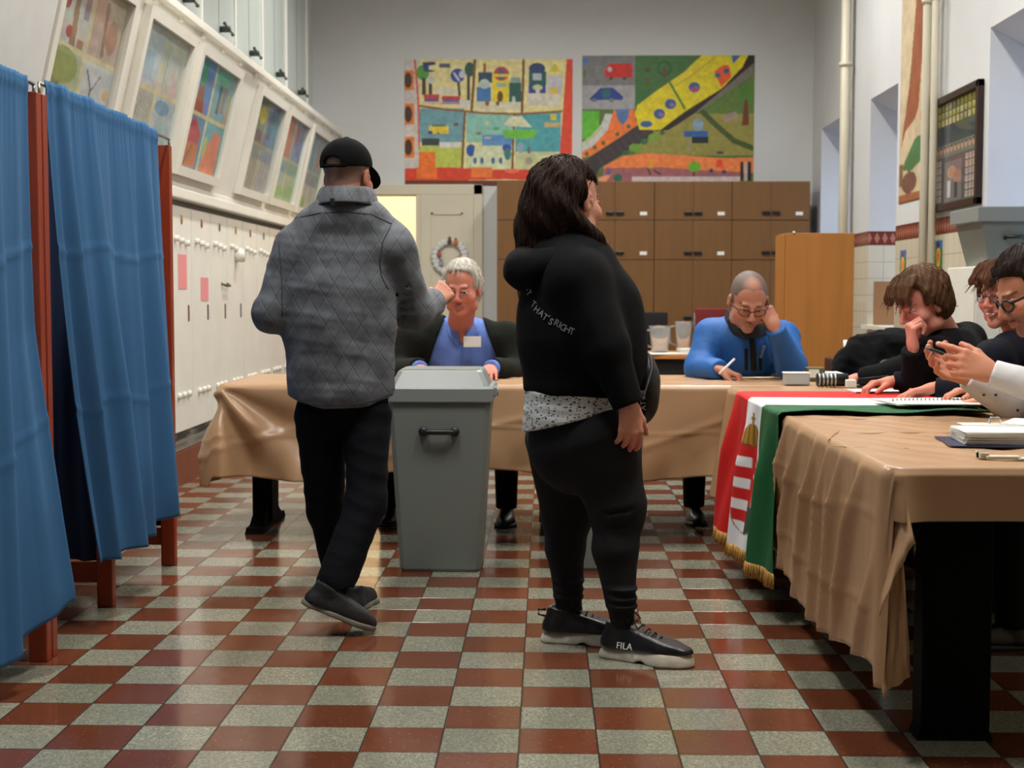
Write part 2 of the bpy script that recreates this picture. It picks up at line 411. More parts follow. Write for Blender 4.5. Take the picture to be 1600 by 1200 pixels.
hh = mth(nt, 'SUBTRACT', mth(nt, 'MULTIPLY', noise(nt, g.outputs['Position'], 3, 2), .3), gr); L.new(hh, bp.inputs['Height']); L.new(bp.outputs[0], b.inputs['Normal'])
# --- tiled dado wall
m, nt, b, L = nodes('painted_wall_with_tiled_dado')
g = nt.nodes.new('ShaderNodeNewGeometry'); sx = nt.nodes.new('ShaderNodeSeparateXYZ'); L.new(g.outputs['Position'], sx.inputs[0])
hz = mth(nt, 'ADD', mth(nt, 'ADD', sx.outputs[0], sx.outputs[1]), 20.03); z = sx.outputs[2]
def joint(v, s):
    f = mth(nt, 'FRACT', mth(nt, 'DIVIDE', v, s)); return mth(nt, 'LESS_THAN', mth(nt, 'MINIMUM', f, mth(nt, 'SUBTRACT', 1, f)), .018)
tj = mth(nt, 'MAXIMUM', joint(hz, .131), joint(mth(nt, 'ADD', z, .015), .131))
tile = mixc(nt, mth(nt, 'MULTIPLY', tj, .6), (206, 198, 176), (128, 112, 92))
w = mth(nt, 'FRACT', mth(nt, 'DIVIDE', hz, .062)); zz = mth(nt, 'DIVIDE', mth(nt, 'SUBTRACT', z, 1.558), .109)
d = mth(nt, 'ADD', mth(nt, 'ABSOLUTE', mth(nt, 'SUBTRACT', w, .5)), mth(nt, 'MULTIPLY', mth(nt, 'ABSOLUTE', mth(nt, 'SUBTRACT', zz, .5)), .9))
band = mixc(nt, ramp(nt, d, .3, .42), (168, 112, 92), (112, 44, 34)); band = mixc(nt, mth(nt, 'GREATER_THAN', mth(nt, 'ABSOLUTE', mth(nt, 'SUBTRACT', zz, .5)), .42), band, (92, 34, 28))
paint = mixc(nt, ramp(nt, noise(nt, g.outputs['Position'], 1.3, 5), .35, .7), (204, 205, 205), (195, 196, 196))
c = mixc(nt, mth(nt, 'GREATER_THAN', z, 1.558), tile, band); c = mixc(nt, mth(nt, 'GREATER_THAN', z, 1.667), c, paint); L.new(c, b.inputs['Base Color'])
L.new(ramp(nt, mth(nt, 'GREATER_THAN', z, 1.667), 0, 1, .25, .75), b.inputs['Roughness'])
M_dado = m; M_floor = MATS['terrazzo_tiles']
M_wall = mat('wall_paint', (206, 208, 207), .8, bump=.15, bscale=30, var=.03, vscale=1.5)
M_white = mat('white_gloss_paint', (226, 223, 211), .38, bump=.06, bscale=20, var=.035, vscale=4)
M_cream = mat('cream_gloss_paint', (206, 199, 178), .42, bump=.05, bscale=20, var=.04, vscale=3)
M_ceil = mat('ceiling_paint', (170, 168, 160), .9)  # unseen ceiling, toned down to cut bounced light
M_brown = mat('brown_oil_paint', (112, 52, 28), .4, var=.08, vscale=5)
def struct(o): o['kind'] = 'structure'; return o
struct(box('floor', (-3.0, -1.6, -.1), (3.4, 18, 0), M_floor)); struct(box('ceiling', (-3.0, -1.6, ZC), (3.4, 18, ZC+.1), M_ceil))
struct(box('wall_left', (XL-.25, -1.5, 0), (XL, YB, ZC), M_wall)); struct(box('wall_front', (-2.5, -1.6, 0), (3.2, -1.45, ZC), mat('dark_bounce_cut_wall', (84, 92, 84), .8)))  # front wall's dark colour is chosen to cut bounced light behind the camera
DX0, DX1, DZ, DX2 = -2.05, -1.235, 2.12, -.70
b_ = MB()
b_.box((XL-.25, YB, 0), (DX0, YB+.2, ZC)); b_.box((DX0, YB, DZ), (DX1, YB+.2, ZC)); b_.box((DX1, YB, 0), (3.3, YB+.2, ZC))
struct(b_.build('wall_back', M_wall))
NI = [(7.10, 8.345), (10.49, 11.36), (12.1, 13.36)]; NZ, NS = 2.70, .90
b_ = MB(); y0 = -1.5
for a, c2 in NI:
    b_.box((XR, y0, 0), (3.1, a, ZC)); b_.box((XR, a, 0), (3.1, c2, NS)); y0 = c2
    b_.hexa([(XR, a, NZ), (3.1, a, NZ-.28), (3.1, c2, NZ-.28), (XR, c2, NZ), (XR, a, ZC), (3.1, a, ZC), (3.1, c2, ZC), (XR, c2, ZC)])
b_.box((XR, y0, 0), (3.1, YB, ZC)); struct(b_.build('wall_right', M_dado))
M_glass = thin_glass('window_glass', .05)
for i, (a, c2) in enumerate(NI):
    f = MB(); x = 3.0
    for lo, hi in (((x, a, NS), (x+.06, a+.06, NZ-.2)), ((x, c2-.06, NS), (x+.06, c2, NZ-.2)), ((x, a, NS), (x+.06, c2, NS+.06)), ((x, a, NZ-.3), (x+.06, c2, NZ-.2)), ((x, (a+c2)/2-.03, NS), (x+.06, (a+c2)/2+.03, NZ-.2)), ((x, a, 2.05), (x+.06, c2, 2.1))): f.box(lo, hi)
    w_ = struct(f.build('window_%d' % (i+1), M_white)); box('glass_pane', (x+.025, a+.03, NS+.03), (x+.031, c2-.03, NZ-.26), M_glass, w_)
    s_ = struct(box('trim_%d' % (i+1), (XR-.05, a-.0, NS), (x, c2, NS+.03), M_white))
struct(box('baseboard_left', (XL+.001, 3.0, 0), (XL+.035, YB, .205), M_brown))
struct(box('baseboard_back', (DX2, YB-.03, 0), (XR, YB-.001, .12), M_brown))
# --- next room seen through the doorway
M_warm = mat('pale_yellow_wall_paint', (250, 243, 220), .8)
b_ = MB(); b_.box((-2.9, 17.3, 0), (0, 17.4, ZC)); b_.box((-2.9, YB+.2, 0), (-2.8, 17.3, ZC)); b_.box((-.3, YB+.2, 0), (-.2, 17.3, ZC)); struct(b_.build('wall_hallway', M_warm))
M_oak = mat('orange_oak_veneer', (206, 122, 52), .45, var=.1, vscale=3, stretch=(6, 6, .6))
t = empty('sideboard', (-1.9, 15.2, 0), 'orange oak sideboard in the bright hallway beyond the open doorway', 'sideboard')
box('body', (-2.75, 15.0, .0), (-1.2, 15.4, 1.3), M_oak, t, .01); box('door', (-2.72, 14.98, .06), (-2.0, 15.0, 1.26), M_oak, t, .004); box('door', (-1.97, 14.98, .06), (-1.22, 15.0, 1.26), M_oak, t, .004)
# --- doorway and white closed leaf
f = MB()
for lo, hi in (((DX0-.09, YB-.05, 0), (DX0, YB, DZ+.1)), ((DX1-.02, YB-.05, 0), (DX1+.03, YB+.0, DZ)), ((DX0-.09, YB-.05, DZ), (DX2+.09, YB, DZ+.1)), ((DX2, YB-.05, 0), (DX2+.09, YB, DZ+.1))): f.box(lo, hi, .006)
struct(f.build('trim_4', M_cream))
d_ = struct(box('door_1', (DX1+.03, YB-.055, .01), (DX2, YB-.015, DZ), M_cream)); f = MB()
px0, px1 = DX1+.13, DX2-.1
for z0, z1 in ((.2, .95), (1.15, 1.95)):
    for lo, hi in (((px0, YB-.066, z0), (px1, YB-.05, z0+.02)), ((px0, YB-.066, z1-.02), (px1, YB-.05, z1)), ((px0, YB-.066, z0), (px0+.02, YB-.05, z1)), ((px1-.02, YB-.066, z0), (px1, YB-.05, z1))): f.box(lo, hi)
f.build('panel_moulding', M_cream, d_)
# --- wreath on the leaf
wc = at(703, 402, YB-.06)
t = empty('wreath', wc, 'round white paper wreath with small painted figures on the white door', 'wreath')
M_v = mat('painted_paper', rough=.75, vcol=True); M_vg = mat('glossy_paint_on_paper', rough=.45, vcol=True)
M_paperw = mat('white_paper', (226, 224, 216), .8)
f = MB()
for k in range(22):
    a = k*2*math.pi/22; f.ico((wc[0]+.145*math.cos(a), YB-.075, wc[2]+.15*math.sin(a)), (.045, .012, .04), 1)
f.build('paper_ring', mat('white_crepe_paper', (205, 206, 204), .9, bump=.6, bscale=60), t, True)
for nm, dx, dz, cc in (('figure', -.1, .03, (160, 90, 80)), ('figure', .0, .15, (92, 70, 40)), ('figure', .06, .14, (190, 110, 50)), ('figure', -.08, -.06, (150, 150, 165)), ('figure', .09, -.03, (170, 120, 90))):
    q = MB(); q.ico((wc[0]+dx, YB-.092, wc[2]+dz), (.024, .01, .03), 2); q.ico((wc[0]+dx, YB-.094, wc[2]+dz+.034), .014, 2); q.build(nm, mat('fig%d%d' % (cc[0], cc[1]), cc, .7), t, True)
# ================================================================== LEFT WALL: lockers, ledge, tilted cases
def xlean(z): return -2.2+(z-1.83)*.2/.85
M_note = mat('pink_paper', (226, 140, 140), .8); M_blk = mat('black_metal', (22, 22, 22), .4); M_brass = mat('worn_brass', (120, 70, 40), .4, metal=.7)
M_dk = mat('dark_gap', (35, 32, 28), .9)
def locker(y, i):
    wd = .505; t = empty('locker', (XL, y+wd/2, .21), 'loc', 'locker', 'white wall lockers left of the long table')
    box('body', (XL+.001, y, .21), (XL+.012, y+wd, 1.745), mat('locker_gap', (120, 116, 104), .8), t)
    d1 = box('door', (XL+.013, y+.008, .33), (XL+.03, y+wd-.008, 1.70), M_white, t, .004)
    f = MB()
    for k in range(3):
        f = MB(); f.tube([(XL+.03, y+.1+k*.13, 1.5-.01*k), (XL+.055, y+.1+k*.13, 1.5-.01*k)], .018, 12); f.build('knob_hook', M_white, d1, True)
        f = MB(); f.tube([(XL+.03, y+.14+k*.12, .55), (XL+.048, y+.14+k*.12, .55)], .02, 12); f.tube([(XL+.048, y+.14+k*.12, .55), (XL+.0485, y+.14+k*.12, .55)], .009, 8); f.build('vent_ring', M_white, d1, True)
    box('vent_slot_shade', (XL+.03, y+.1, .30), (XL+.0335, y+.4, .315), M_dk, t)  # dark strip in place of the recess, its shade put into the colour
    box('keyhole_plate', (XL+.03, y+wd-.11, 1.0), (XL+.034, y+wd-.085, 1.1), M_brass if i % 2 else M_blk, d1)
    b2 = MB(); b2.ico((XL+.033, y+.26, 1.62), (.006, .018, .03), 2); b2.build('name_sticker', mat('sticker%d' % (i % 3), ((150, 80, 50), (90, 110, 90), (160, 120, 60))[i % 3], .6), d1, True)
    return t
# labels by place in the row
LN = ['hidden behind the booths, tenth before the note locker', 'hidden behind the booths', '', '', '']
YS = [8.39+.505*k for k in range(-5, 10)]
LBL = {0: 'white wall locker with a pink note, right beside the blue booth', 1: 'white wall locker with the smaller pink note, second right of the blue booth',
       2: 'white wall locker with a handle bar, third right of the blue booth', 3: 'white wall locker with a white knob, fourth right of the blue booth',
       4: 'narrow looking white wall locker just left of the man in grey', 5: 'white wall locker partly behind the left arm of the man in grey'}
for i, yy in enumerate(YS):
    k = i-5; t = locker(yy, i)
    t['label'] = LBL.get(k, 'white wall locker behind the blue curtained booths' if k < 0 else 'white wall locker hidden behind the back of the man in grey')
    if k == 3:
        q = MB(); q.tube([(XL+.03, yy+.26, 1.44), (XL+.09, yy+.26, 1.44)], .045, 16); q.build('round_knob', M_white, t, True)
    if k == 2:
        q = MB(); q.tube([(XL+.03, yy+.3, 1.24), (XL+.06, yy+.34, 1.225), (XL+.06, yy+.44, 1.225), (XL+.03, yy+.48, 1.24)], .009, 8); q.build('handle', mat('dull_steel', (110, 105, 90), .4, metal=.8), t, True)
for (a, bb, z0, z1, lb) in ((8.56, 8.76, 1.20, 1.41, 'long pink paper note taped to the locker beside the blue booth'), (9.12, 9.32, 1.125, 1.275, 'short pink paper note taped to the second locker')):
    o = box('paper_note', (XL+.031, a, z0), (XL+.033, bb, z1), M_note); tag(o, lb, 'note')
# ledge + tilted panelling + top rail
f = MB(); f.box((XL, 3.0, 1.735), (-2.17, YB, 1.80), .008); f.box((XL, 3.0, 1.80), (-2.185, YB, 1.83), .004); struct(f.build('trim_5', M_white))
f = MB(); f.hexa([(XL, 3, 1.83), (-2.2, 3, 1.83), (-2.2, YB, 1.83), (XL, YB, 1.83), (XL, 3, 2.68), (-2.0, 3, 2.68), (-2.0, YB, 2.68), (XL, YB, 2.68)]); struct(f.build('trim_6', M_white))
f = MB(); f.box((XL, 3, 2.68), (-1.965, YB, 2.73), .006)
for k in range(22): f.box((-2.01, 3.3+k*.5, 2.655), (-1.985, 3.36+k*.5, 2.685))
struct(f.build('trim_7', M_white))
def lp(y, z, off=0):
    n = nrm((.85, 0, -.2)); return np.array([xlean(z), y, z])+n*off
def bar(f, y0, y1, z0, z1, o0, o1):
    P = [lp(y0, z0, o0), lp(y0, z0, o1), lp(y1, z0, o1), lp(y1, z0, o0), lp(y0, z1, o0), lp(y0, z1, o1), lp(y1, z1, o1), lp(y1, z1, o0)]; f.hexa(P)
def case(y0, y1, cv, label):
    z0, z1, w = 1.875, 2.625, .055; t = empty('picture_case', (-2.2, (y0+y1)/2, z0), label, 'picture frame', 'tilted white cases of pupils\' drawings above the lockers'); f = MB()
    bar(f, y0, y0+w, z0, z1, 0, .045); bar(f, y1-w, y1, z0, z1, 0, .045); bar(f, y0+w, y1-w, z0, z0+w, 0, .045); bar(f, y0+w, y1-w, z1-w, z1, 0, .045); f.build('frame', M_white, t)
    cv.noise(.12, 7, int(y0*10)); cv.pale = .22; cv.sheet('drawing_sheet', lp(y0+w, z1-w, .008), lp(y1-w, z1-w, .008), lp(y0+w, z0+w, .008), M_v, t)  # lightened towards white as painted reflection haze of the case glass
    f = MB(); bar(f, y0+w, y1-w, z0+w, z1-w, .022, .025); f.build('glass_pane', thin_glass('case_glass', .07), t)
CR_ = (214, 200, 150)
def quad_bg(c, cols):
    c.rect(0, 0, 48, 48, cols[0]); c.rect(52, 0, 100, 48, cols[1]); c.rect(0, 52, 48, 100, cols[2]); c.rect(52, 52, 100, 100, cols[3])
W1, H1 = 90, 100
c1 = Canvas(100, 100, CR_, W1, H1); quad_bg(c1, ((200, 198, 190), (190, 160, 145), (170, 175, 140), (196, 198, 202)))
c1.poly([(22, 0), (28, 0), (33, 48), (25, 48)], (150, 110, 80)); c1.ell(12, 22, 6, 5, (170, 60, 40)); c1.ell(22, 40, 4, 4, (160, 50, 50)); c1.rect(38, 0, 46, 28, (150, 130, 140)); c1.ell(22, 62, 22, 12, (140, 150, 70)); c1.ell(10, 80, 12, 9, (120, 125, 60)); c1.line([(2, 90), (20, 74), (44, 92)], 2, (110, 100, 90))
c1.line([(66, 96), (68, 70), (58, 58)], 1.6, (90, 70, 70)); c1.line([(68, 72), (80, 58)], 1.2, (90, 70, 70)); c1.ell(84, 96, 12, 9, (90, 150, 80)); c1.ell(92, 70, 4, 4, (210, 160, 90)); c1.line([(70, 10), (74, 44)], 5, (150, 110, 90)); c1.ell(84, 30, 9, 12, (170, 120, 95)); c1.rect(36, 42, 44, 48, (170, 110, 60))
c1b = Canvas(100, 100, (200, 196, 186), W1, H1); quad_bg(c1b, ((190, 186, 180), (175, 180, 190), (180, 160, 140), (190, 195, 180)))
c2 = Canvas(100, 100, CR_, W1, H1); quad_bg(c2, ((186, 192, 200), (196, 192, 184), (180, 176, 164), (184, 192, 196)))
for k in range(9): c2.line([(6+k*5, 56), (3+k*4.6, 74)], .9, (130, 115, 105))
c2.rect(10, 22, 34, 44, (160, 178, 196)); c2.line([(62, 10), (60, 44)], 2, (160, 170, 120)); c2.ell(70, 60, 16, 6, (110, 150, 175)); c2.ell(84, 40, 8, 10, (210, 180, 180)); c2.rect(66, 68, 90, 98, (170, 190, 190))
c3 = Canvas(100, 100, CR_, W1, H1); quad_bg(c3, ((70, 120, 190), (110, 170, 180), (80, 120, 160), (90, 160, 170)))
c3.poly([(20, 18), (26, 18), (36, 48), (12, 48)], (140, 50, 30)); c3.ell(23, 14, 6, 12, (40, 140, 70)); c3.poly([(6, 70), (22, 52), (42, 66), (40, 76), (6, 76)], (190, 40, 50)); c3.rect(4, 76, 42, 98, (205, 96, 40)); c3.line([(16, 96), (28, 78)], 1.5, (60, 40, 40)); c3.poly([(54, 100), (60, 78), (76, 58), (94, 60), (96, 100)], (228, 110, 70)); c3.rect(66, 16, 72, 42, (80, 84, 92)); c3.rect(76, 14, 84, 40, (140, 120, 130)); c3.ell(70, 8, 16, 8, (80, 170, 140)); c3.rect(90, 20, 98, 48, (200, 170, 140)); c3.ell(58, 76, 4, 10, (190, 190, 90))
c4 = Canvas(100, 100, (150, 150, 110), W1, H1); quad_bg(c4, ((110, 120, 100), (90, 120, 150), (120, 118, 110), (130, 130, 150)))
c4.ell(34, 18, 14, 9, (190, 180, 60)); c4.ell(18, 30, 12, 9, (90, 130, 70)); c4.rect(8, 34, 40, 46, (90, 80, 90)); c4.rect(58, 8, 74, 40, (60, 100, 120)); c4.ell(84, 26, 10, 14, (70, 130, 150))
for k in range(8): c4.line([(8+k*11, 96), (12+k*11, 60)], 3, ((90, 84, 96), (120, 110, 90), (80, 100, 120))[k % 3])
c5 = Canvas(100, 100, (190, 180, 140), W1, H1); quad_bg(c5, ((196, 120, 84), (130, 140, 170), (150, 165, 160), (140, 170, 140)))
c5.poly([(6, 48), (14, 6), (38, 10), (34, 48)], (206, 112, 76)); c5.rect(60, 6, 72, 30, (180, 80, 80)); c5.ell(80, 30, 10, 12, (110, 120, 180)); c5.rect(8, 60, 40, 78, (130, 160, 170)); c5.ell(30, 90, 22, 8, (110, 170, 80)); c5.rect(10, 64, 18, 96, (140, 110, 90)); c5.ell(76, 88, 20, 9, (110, 170, 90))
c6 = Canvas(100, 100, (180, 178, 160), W1, H1); quad_bg(c6, ((120, 150, 165), (140, 160, 160), (150, 150, 160), (150, 170, 150)))
c6.ell(78, 32, 13, 13, (206, 130, 100)); c6.ell(26, 92, 22, 8, (90, 140, 70)); c6.rect(56, 60, 80, 90, (140, 140, 165)); c6.rect(10, 10, 24, 40, (100, 130, 150))
g0 = 'tilted white case '
case(5.98, 6.985, c1, g0+'with green trees and a bare tree, nearest the camera')
case(7.18, 8.14, c2, g0+'with very pale drawings, left of the red tent drawing')
case(8.28, 9.36, c3, g0+'with a strong blue drawing of a red tent')
case(9.98, 10.99, c4, g0+'with dark muddy drawings, right of the wide blank gap')
case(11.1, 12.12, c5, g0+'with orange and blue drawings, next to last')
case(12.25, 13.25, c6, g0+'with pale blue drawings, farthest, beside the black cap')
case(4.85, 5.75, c1b, g0+'behind the blank board at the far left')
o = MB(); bar(o, 3.6, 5.86, 1.84, 2.67, .05, .075); o = o.build('panel_board', mat('pale_grey_board', (216, 216, 212), .6, var=.03), None); tag(o, 'plain pale grey board leaning above the near blue curtain at the top left', 'board')
# glass boards above the rail
M_gb = mat('grey_green_enamelled_glass', (186, 194, 188), .22, spec=.6, var=.05, vscale=2)
gl = ['nearest', 'second', 'third', 'fourth', 'fifth', 'farthest']
gy = [7.1, 8.1, 9.09, 10.07, 11.03, 12.05, 13.09]
for k in range(6):
    lb = ('tall grey glass board above the top rail, the one nearest the camera', 'tall grey glass board above the rail, second from the camera', 'tall grey glass board above the rail, over the red tent drawing', 'tall grey glass board above the rail, fourth from the camera', 'tall grey glass board above the rail, next to last before the back wall', 'tall grey glass board above the rail, the last one at the back wall')[k]
    t = empty('glass_board', (XL+.05, gy[k], 2.75), lb, 'board', 'tall glass boards on the left wall above the rail')
    box('board', (XL+.05, gy[k]+.02, 2.76), (XL+.062, gy[k+1]-.03, 4.3), M_gb, t); box('edge_strip', (XL+.045, gy[k+1]-.028, 2.75), (XL+.075, gy[k+1], 4.3), M_paperw, t); box('seam', (XL+.062, (gy[k]+gy[k+1])/2-.003, 2.76), (XL+.063, (gy[k]+gy[k+1])/2+.003, 4.3), M_dk, t)
    q = MB(); yb = (gy[k+1])-.45
    q.tube([(XL+.06, yb, 2.94), (XL+.13, yb, 2.94)], .022, 12); q.tube([(XL+.12, yb-.12, 2.955), (XL+.12, yb+.12, 2.925)], .008, 8); q.ico((XL+.12, yb-.12, 2.955), .014, 1); q.ico((XL+.12, yb+.12, 2.925), .014, 1); q.build('clamp', mat('grey_metal_clamp', (58, 62, 58), .4, metal=.5), t, True)
# ================================================================== VOTING BOOTHS
M_wood = mat('red_stained_wood', (140, 52, 26), .32, var=.22, vscale=6, stretch=(5, 5, .5), bump=.05)
M_curt = mat('blue_cotton', (57, 101, 143), .9, bump=.12, bscale=350, spec=.3, var=.04, vscale=3)
M_navy = mat('navy_cotton', (30, 48, 84), .9, bump=.1, bscale=300)
def screen(y, x, label):
    t = empty('booth_screen', (x, y, 0), label, 'partition', 'wooden partitions of the voting booths')
    box('post', (x-.045, y, 0), (x+.015, y+.045, 1.80), M_wood, t, .004); box('post', (x-.55, y, 0), (x-.5, y+.045, 1.80), M_wood, t, .004)
    box('foot_rail', (x-.5, y+.008, .09), (x-.045, y+.037, .165), M_wood, t, .003); box('top_rail', (x-.5, y+.008, 1.72), (x-.045, y+.037, 1.78), M_wood, t, .003)
    U, V = np.meshgrid(np.linspace(0, 1, 40), np.linspace(0, 1, 20), indexing='ij')
    P = np.stack([x-.5+.45*U, y+.022+.008*np.sin(U*40)*(.4+V), 1.74-V*(1.74-.19-.02*np.sin(U*5))], -1); o = link('cloth_panel', grid_mesh('cloth_panel', P), M_navy, t, True); solidify(o, .002)
screen(4.485, -1.60, 'red wooden booth partition between the near and the far blue curtain'); screen(4.43, -1.60, 'red wooden partition closing the near booth, back to back with the next one')
screen(5.23, -1.635, 'red wooden booth partition whose foot shows under the far blue curtain'); screen(6.03, -1.61, 'red wooden end partition of the booths, nearest the lockers')
def rod(y0, y1, label):
    q = MB(); q.tube([(-1.6, y0, 1.835), (-1.6, y1, 1.825)], .006, 8); q.tube([(-1.6, y0, 1.835), (-1.6, y0+.0, 1.79)], .005, 6); q.tube([(-1.6, y1, 1.825), (-1.6, y1, 1.79)], .005, 6); o = q.build('curtain_rod', mat('steel_wire', (150, 150, 145), .3, metal=1), None, True); tag(o, label, 'curtain rod')
rod(3.0, 4.45, 'thin steel rod carrying the near blue curtain'); rod(4.50, 6.05, 'thin steel rod carrying the far blue curtain')
def curtain(y0, y1, zb, bulge, nf, seed, label, yedge):
    nu, nv = 260, 120; u, v = np.meshgrid(np.linspace(0, 1, nu), np.linspace(0, 1, nv), indexing='ij'); r = np.random.RandomState(seed)
    ph = np.interp(u, np.linspace(0, 1, 12), np.cumsum(r.rand(12)*1.2+.5)); ph = ph/ph.max()*nf*2*math.pi
    f1 = np.sin(ph)-.3*np.cos(2*ph); f2 = np.sin(ph*2.7+1); f3 = np.sin(ph*.43+seed)
    amp = .009+.024*np.minimum(v*1.5, 1)
    x = -1.585+amp*(f1+.35*f2*(1-v*.5)+.7*f3*v)+bulge(u, v)
    x += .003*np.sin(u*260)*np.exp(-v*14)
    for vc in (.33, .66): x += .004*np.exp(-((v-vc+.01*f3)/.006)**2)
    y = y0+(y1-y0)*u+yedge(u, v)+.006*np.cos(ph)*v
    z = 1.85-.012*u-(1.85-zb(u))*v+.008*np.sin(ph*.5)*v
    hem = np.exp(-((v-.02)/.008)**2); x += .004*hem
    o = link('curtain', grid_mesh('curtain', np.stack([x, y, z], -1)), M_curt, None, True); solidify(o, .003); tag(o, label, 'curtain', 'blue voting booth curtains')
curtain(3.05, 4.36, lambda u: .12+.02*np.sin(u*5)+.45*np.clip(u-.72,0,1), lambda u, v: .03*v*v+.075*np.exp(-((u-1)/.12)**2)*np.clip(v*2-.95, 0, 1)**1.0, 4, 3, 'blue curtain of the near booth, cut by the left edge of the picture', lambda u, v: -.0*u)
curtain(4.53, 5.82, lambda u: .235+.03*u+.012*np.sin(u*9), lambda u, v: .05*v*v*(1-u)+.03*v, 5, 8, 'blue curtain of the far booth, drawn open a little at its left edge', lambda u, v: .30*(1-u)**2*v**1.15+.14*u*v)
# ================================================================== BACK WALL CABINETS
M_lam = mat('brown_beech_laminate', (116, 80, 42), .42, var=.07, vscale=3, stretch=(8, 8, .7)); M_lamd = mat('brown_laminate_side', (98, 67, 36), .5, var=.06, vscale=3, stretch=(8, 8, .7))
M_handle = mat('black_plastic', (20, 20, 20), .35); M_lab = mat('white_label', (232, 230, 222), .7)
YF = 13.3
def px2x(px, Y): return at(px, 400, Y)[0]
colx = [px2x(p, YF) for p in (776, 899, 1022, 1143, 1265)]
rowz = [at(1000, p, YF)[2] for p in (283, 344, 406)]; zr = [(rowz[0], rowz[1]), (rowz[1], rowz[2]), (rowz[2], .0)]
rn = ('top', 'middle', 'bottom'); cn = ('behind the door side of the woman in black', 'mostly hidden by the head of the woman in black', 'third from the white door', 'at the right end of the row')
for j, (zt, zb) in enumerate(zr):
    for i in range(4):
        x0, x1 = colx[i], colx[i+1]
        t = empty('cabinet', ((x0+x1)/2, YF+.24, zb), '%s brown cabinet unit, %s' % (rn[j], ('next to the white door', 'behind the hair and hood of the woman in black', 'second from the right end', 'at the right end')[i]), 'cabinet', 'stacked brown cabinets along the back wall')
        box('body', (x0+.002, YF+.02, zb+.002), (x1-.002, YB-.04, zt-.002), M_lamd, t); xm = (x0+x1)/2
        for s_, (a, c) in enumerate(((x0+.003, xm-.001), (xm+.001, x1-.003))):
            d = box('door', (a, YF, zb+.003), (c, YF+.018, zt-.003), M_lam, t, .002); hx = xm+(-.046 if s_ == 0 else .046); hz = zb+.065 if j < 2 else .95
            q = MB(); q.box((hx-.038, YF-.02, hz-.016), (hx+.038, YF, hz+.016), .006); q.build('handle', M_handle, d)
            if s_ == 1 and j < 2: q = MB(); q.box((c-.13, YF-.003, hz-.02), (c-.065, YF, hz+.012), 0); q.build('label_plate', M_lab, d)
# ================================================================== MURALS
def mural(cv, px0, py0, px1, py1, label, name='mural_poster', Y=YB-.0045):
    cv.noise(.1, 9, 3); a = at(px0, py0, Y); b = at(px1, py1, Y); z0, z1 = a[2], b[2]
    o = cv.sheet(name, (a[0], Y, z0), (b[0], Y, z0), (a[0], Y, z1), M_vg); tag(o, label, 'painting'); return o
c = Canvas(1370, 1050, (226, 214, 150), 400, 300)   # origin at crop (65,115)
def P(*a): return [(x-65, y-115) for x, y in a]
def R(x0, y0, x1, y1, col, a=1): c.rect(x0-65, y0-115, x1-65, y1-115, col, a)
def E(x, y, rx, ry, col, a=1): c.ell(x-65, y-115, rx, ry, col, a)
R(65, 100, 190, 1200, (205, 196, 190))
for y0, y1 in ((205, 370), (480, 655), (755, 930)): R(65, y0, 145, y1, (226, 124, 40)); E(95, (y0+y1)/2, 32, (y1-y0)/2.6, (70, 44, 26))
c.line(P((150, 110), (180, 480), (185, 860)), 16, (214, 84, 62))
R(190, 520, 550, 800, (110, 158, 168)); R(570, 560, 950, 800, (136, 190, 176)); R(970, 560, 1340, 900, (80, 160, 168)); R(700, 740, 950, 830, (90, 140, 190)); R(190, 830, 540, 1010, (186, 196, 86)); R(570, 830, 940, 1020, (200, 206, 160)); R(970, 880, 1340, 1030, (196, 200, 150))
E(215, 225, 52, 62, (76, 150, 50)); R(208, 270, 240, 410, (66, 48, 34)); R(262, 310, 292, 410, (66, 48, 34)); E(280, 285, 28, 32, (198, 208, 210)); c.poly(P((212, 140), (320, 135), (318, 160), (262, 170), (262, 200), (318, 210), (290, 222), (225, 215)), (40, 60, 120)); R(350, 150, 440, 186, (80, 90, 110))
c.line(P((505, 300), (515, 410)), 20, (56, 44, 36)); E(500, 250, 58, 58, (50, 70, 150)); c.line(P((470, 230), (510, 290)), 16, (200, 205, 210)); E(540, 240, 30, 30, (200, 205, 215)); R(575, 240, 600, 470, (62, 44, 34)); E(598, 200, 42, 60, (30, 84, 66))
c.poly(P((330, 340), (470, 360), (500, 405), (300, 400)), (214, 205, 190)); R(222, 404, 350, 438, (200, 60, 60)); R(225, 436, 345, 466, (110, 80, 130)); R(370, 420, 520, 450, (196, 60, 60)); R(375, 448, 515, 486, (96, 90, 150)); R(520, 455, 600, 510, (214, 214, 212)); R(230, 466, 520, 490, (205, 160, 150), .6)
c.line(P((640, 115), (628, 330), (612, 545)), 22, (120, 78, 40)); c.line(P((1036, 115), (1030, 350), (1022, 560)), 20, (116, 76, 42)); c.line(P((185, 500), (400, 530), (700, 560), (1000, 570), (1345, 548)), 18, (136, 92, 50)); c.line(P((558, 560), (545, 800), (535, 1015)), 20, (120, 84, 46)); c.line(P((962, 575), (952, 800), (945, 1020)), 18, (116, 80, 44))
R(655, 345, 770, 465, (60, 120, 176)); R(668, 225, 782, 310, (40, 72, 96)); E(718, 320, 42, 40, (190, 205, 200)); R(710, 150, 728, 222, (150, 70, 40)); R(780, 235, 915, 470, (226, 206, 40)); E(855, 235, 62, 58, (190, 70, 50)); E(855, 240, 36, 45, (100, 80, 130)); R(795, 236, 915, 262, (226, 206, 40)); E(845, 425, 24, 46, (110, 62, 34)); R(815, 310, 890, 345, (150, 180, 170)); R(918, 310, 1018, 470, (36, 90, 80)); R(930, 265, 1010, 310, (140, 165, 160)); E(955, 450, 14, 30, (190, 205, 195))
R(650, 470, 1010, 540, (215, 208, 180)); E(740, 478, 16, 26, (140, 90, 50)); E(825, 480, 14, 20, (120, 80, 60))
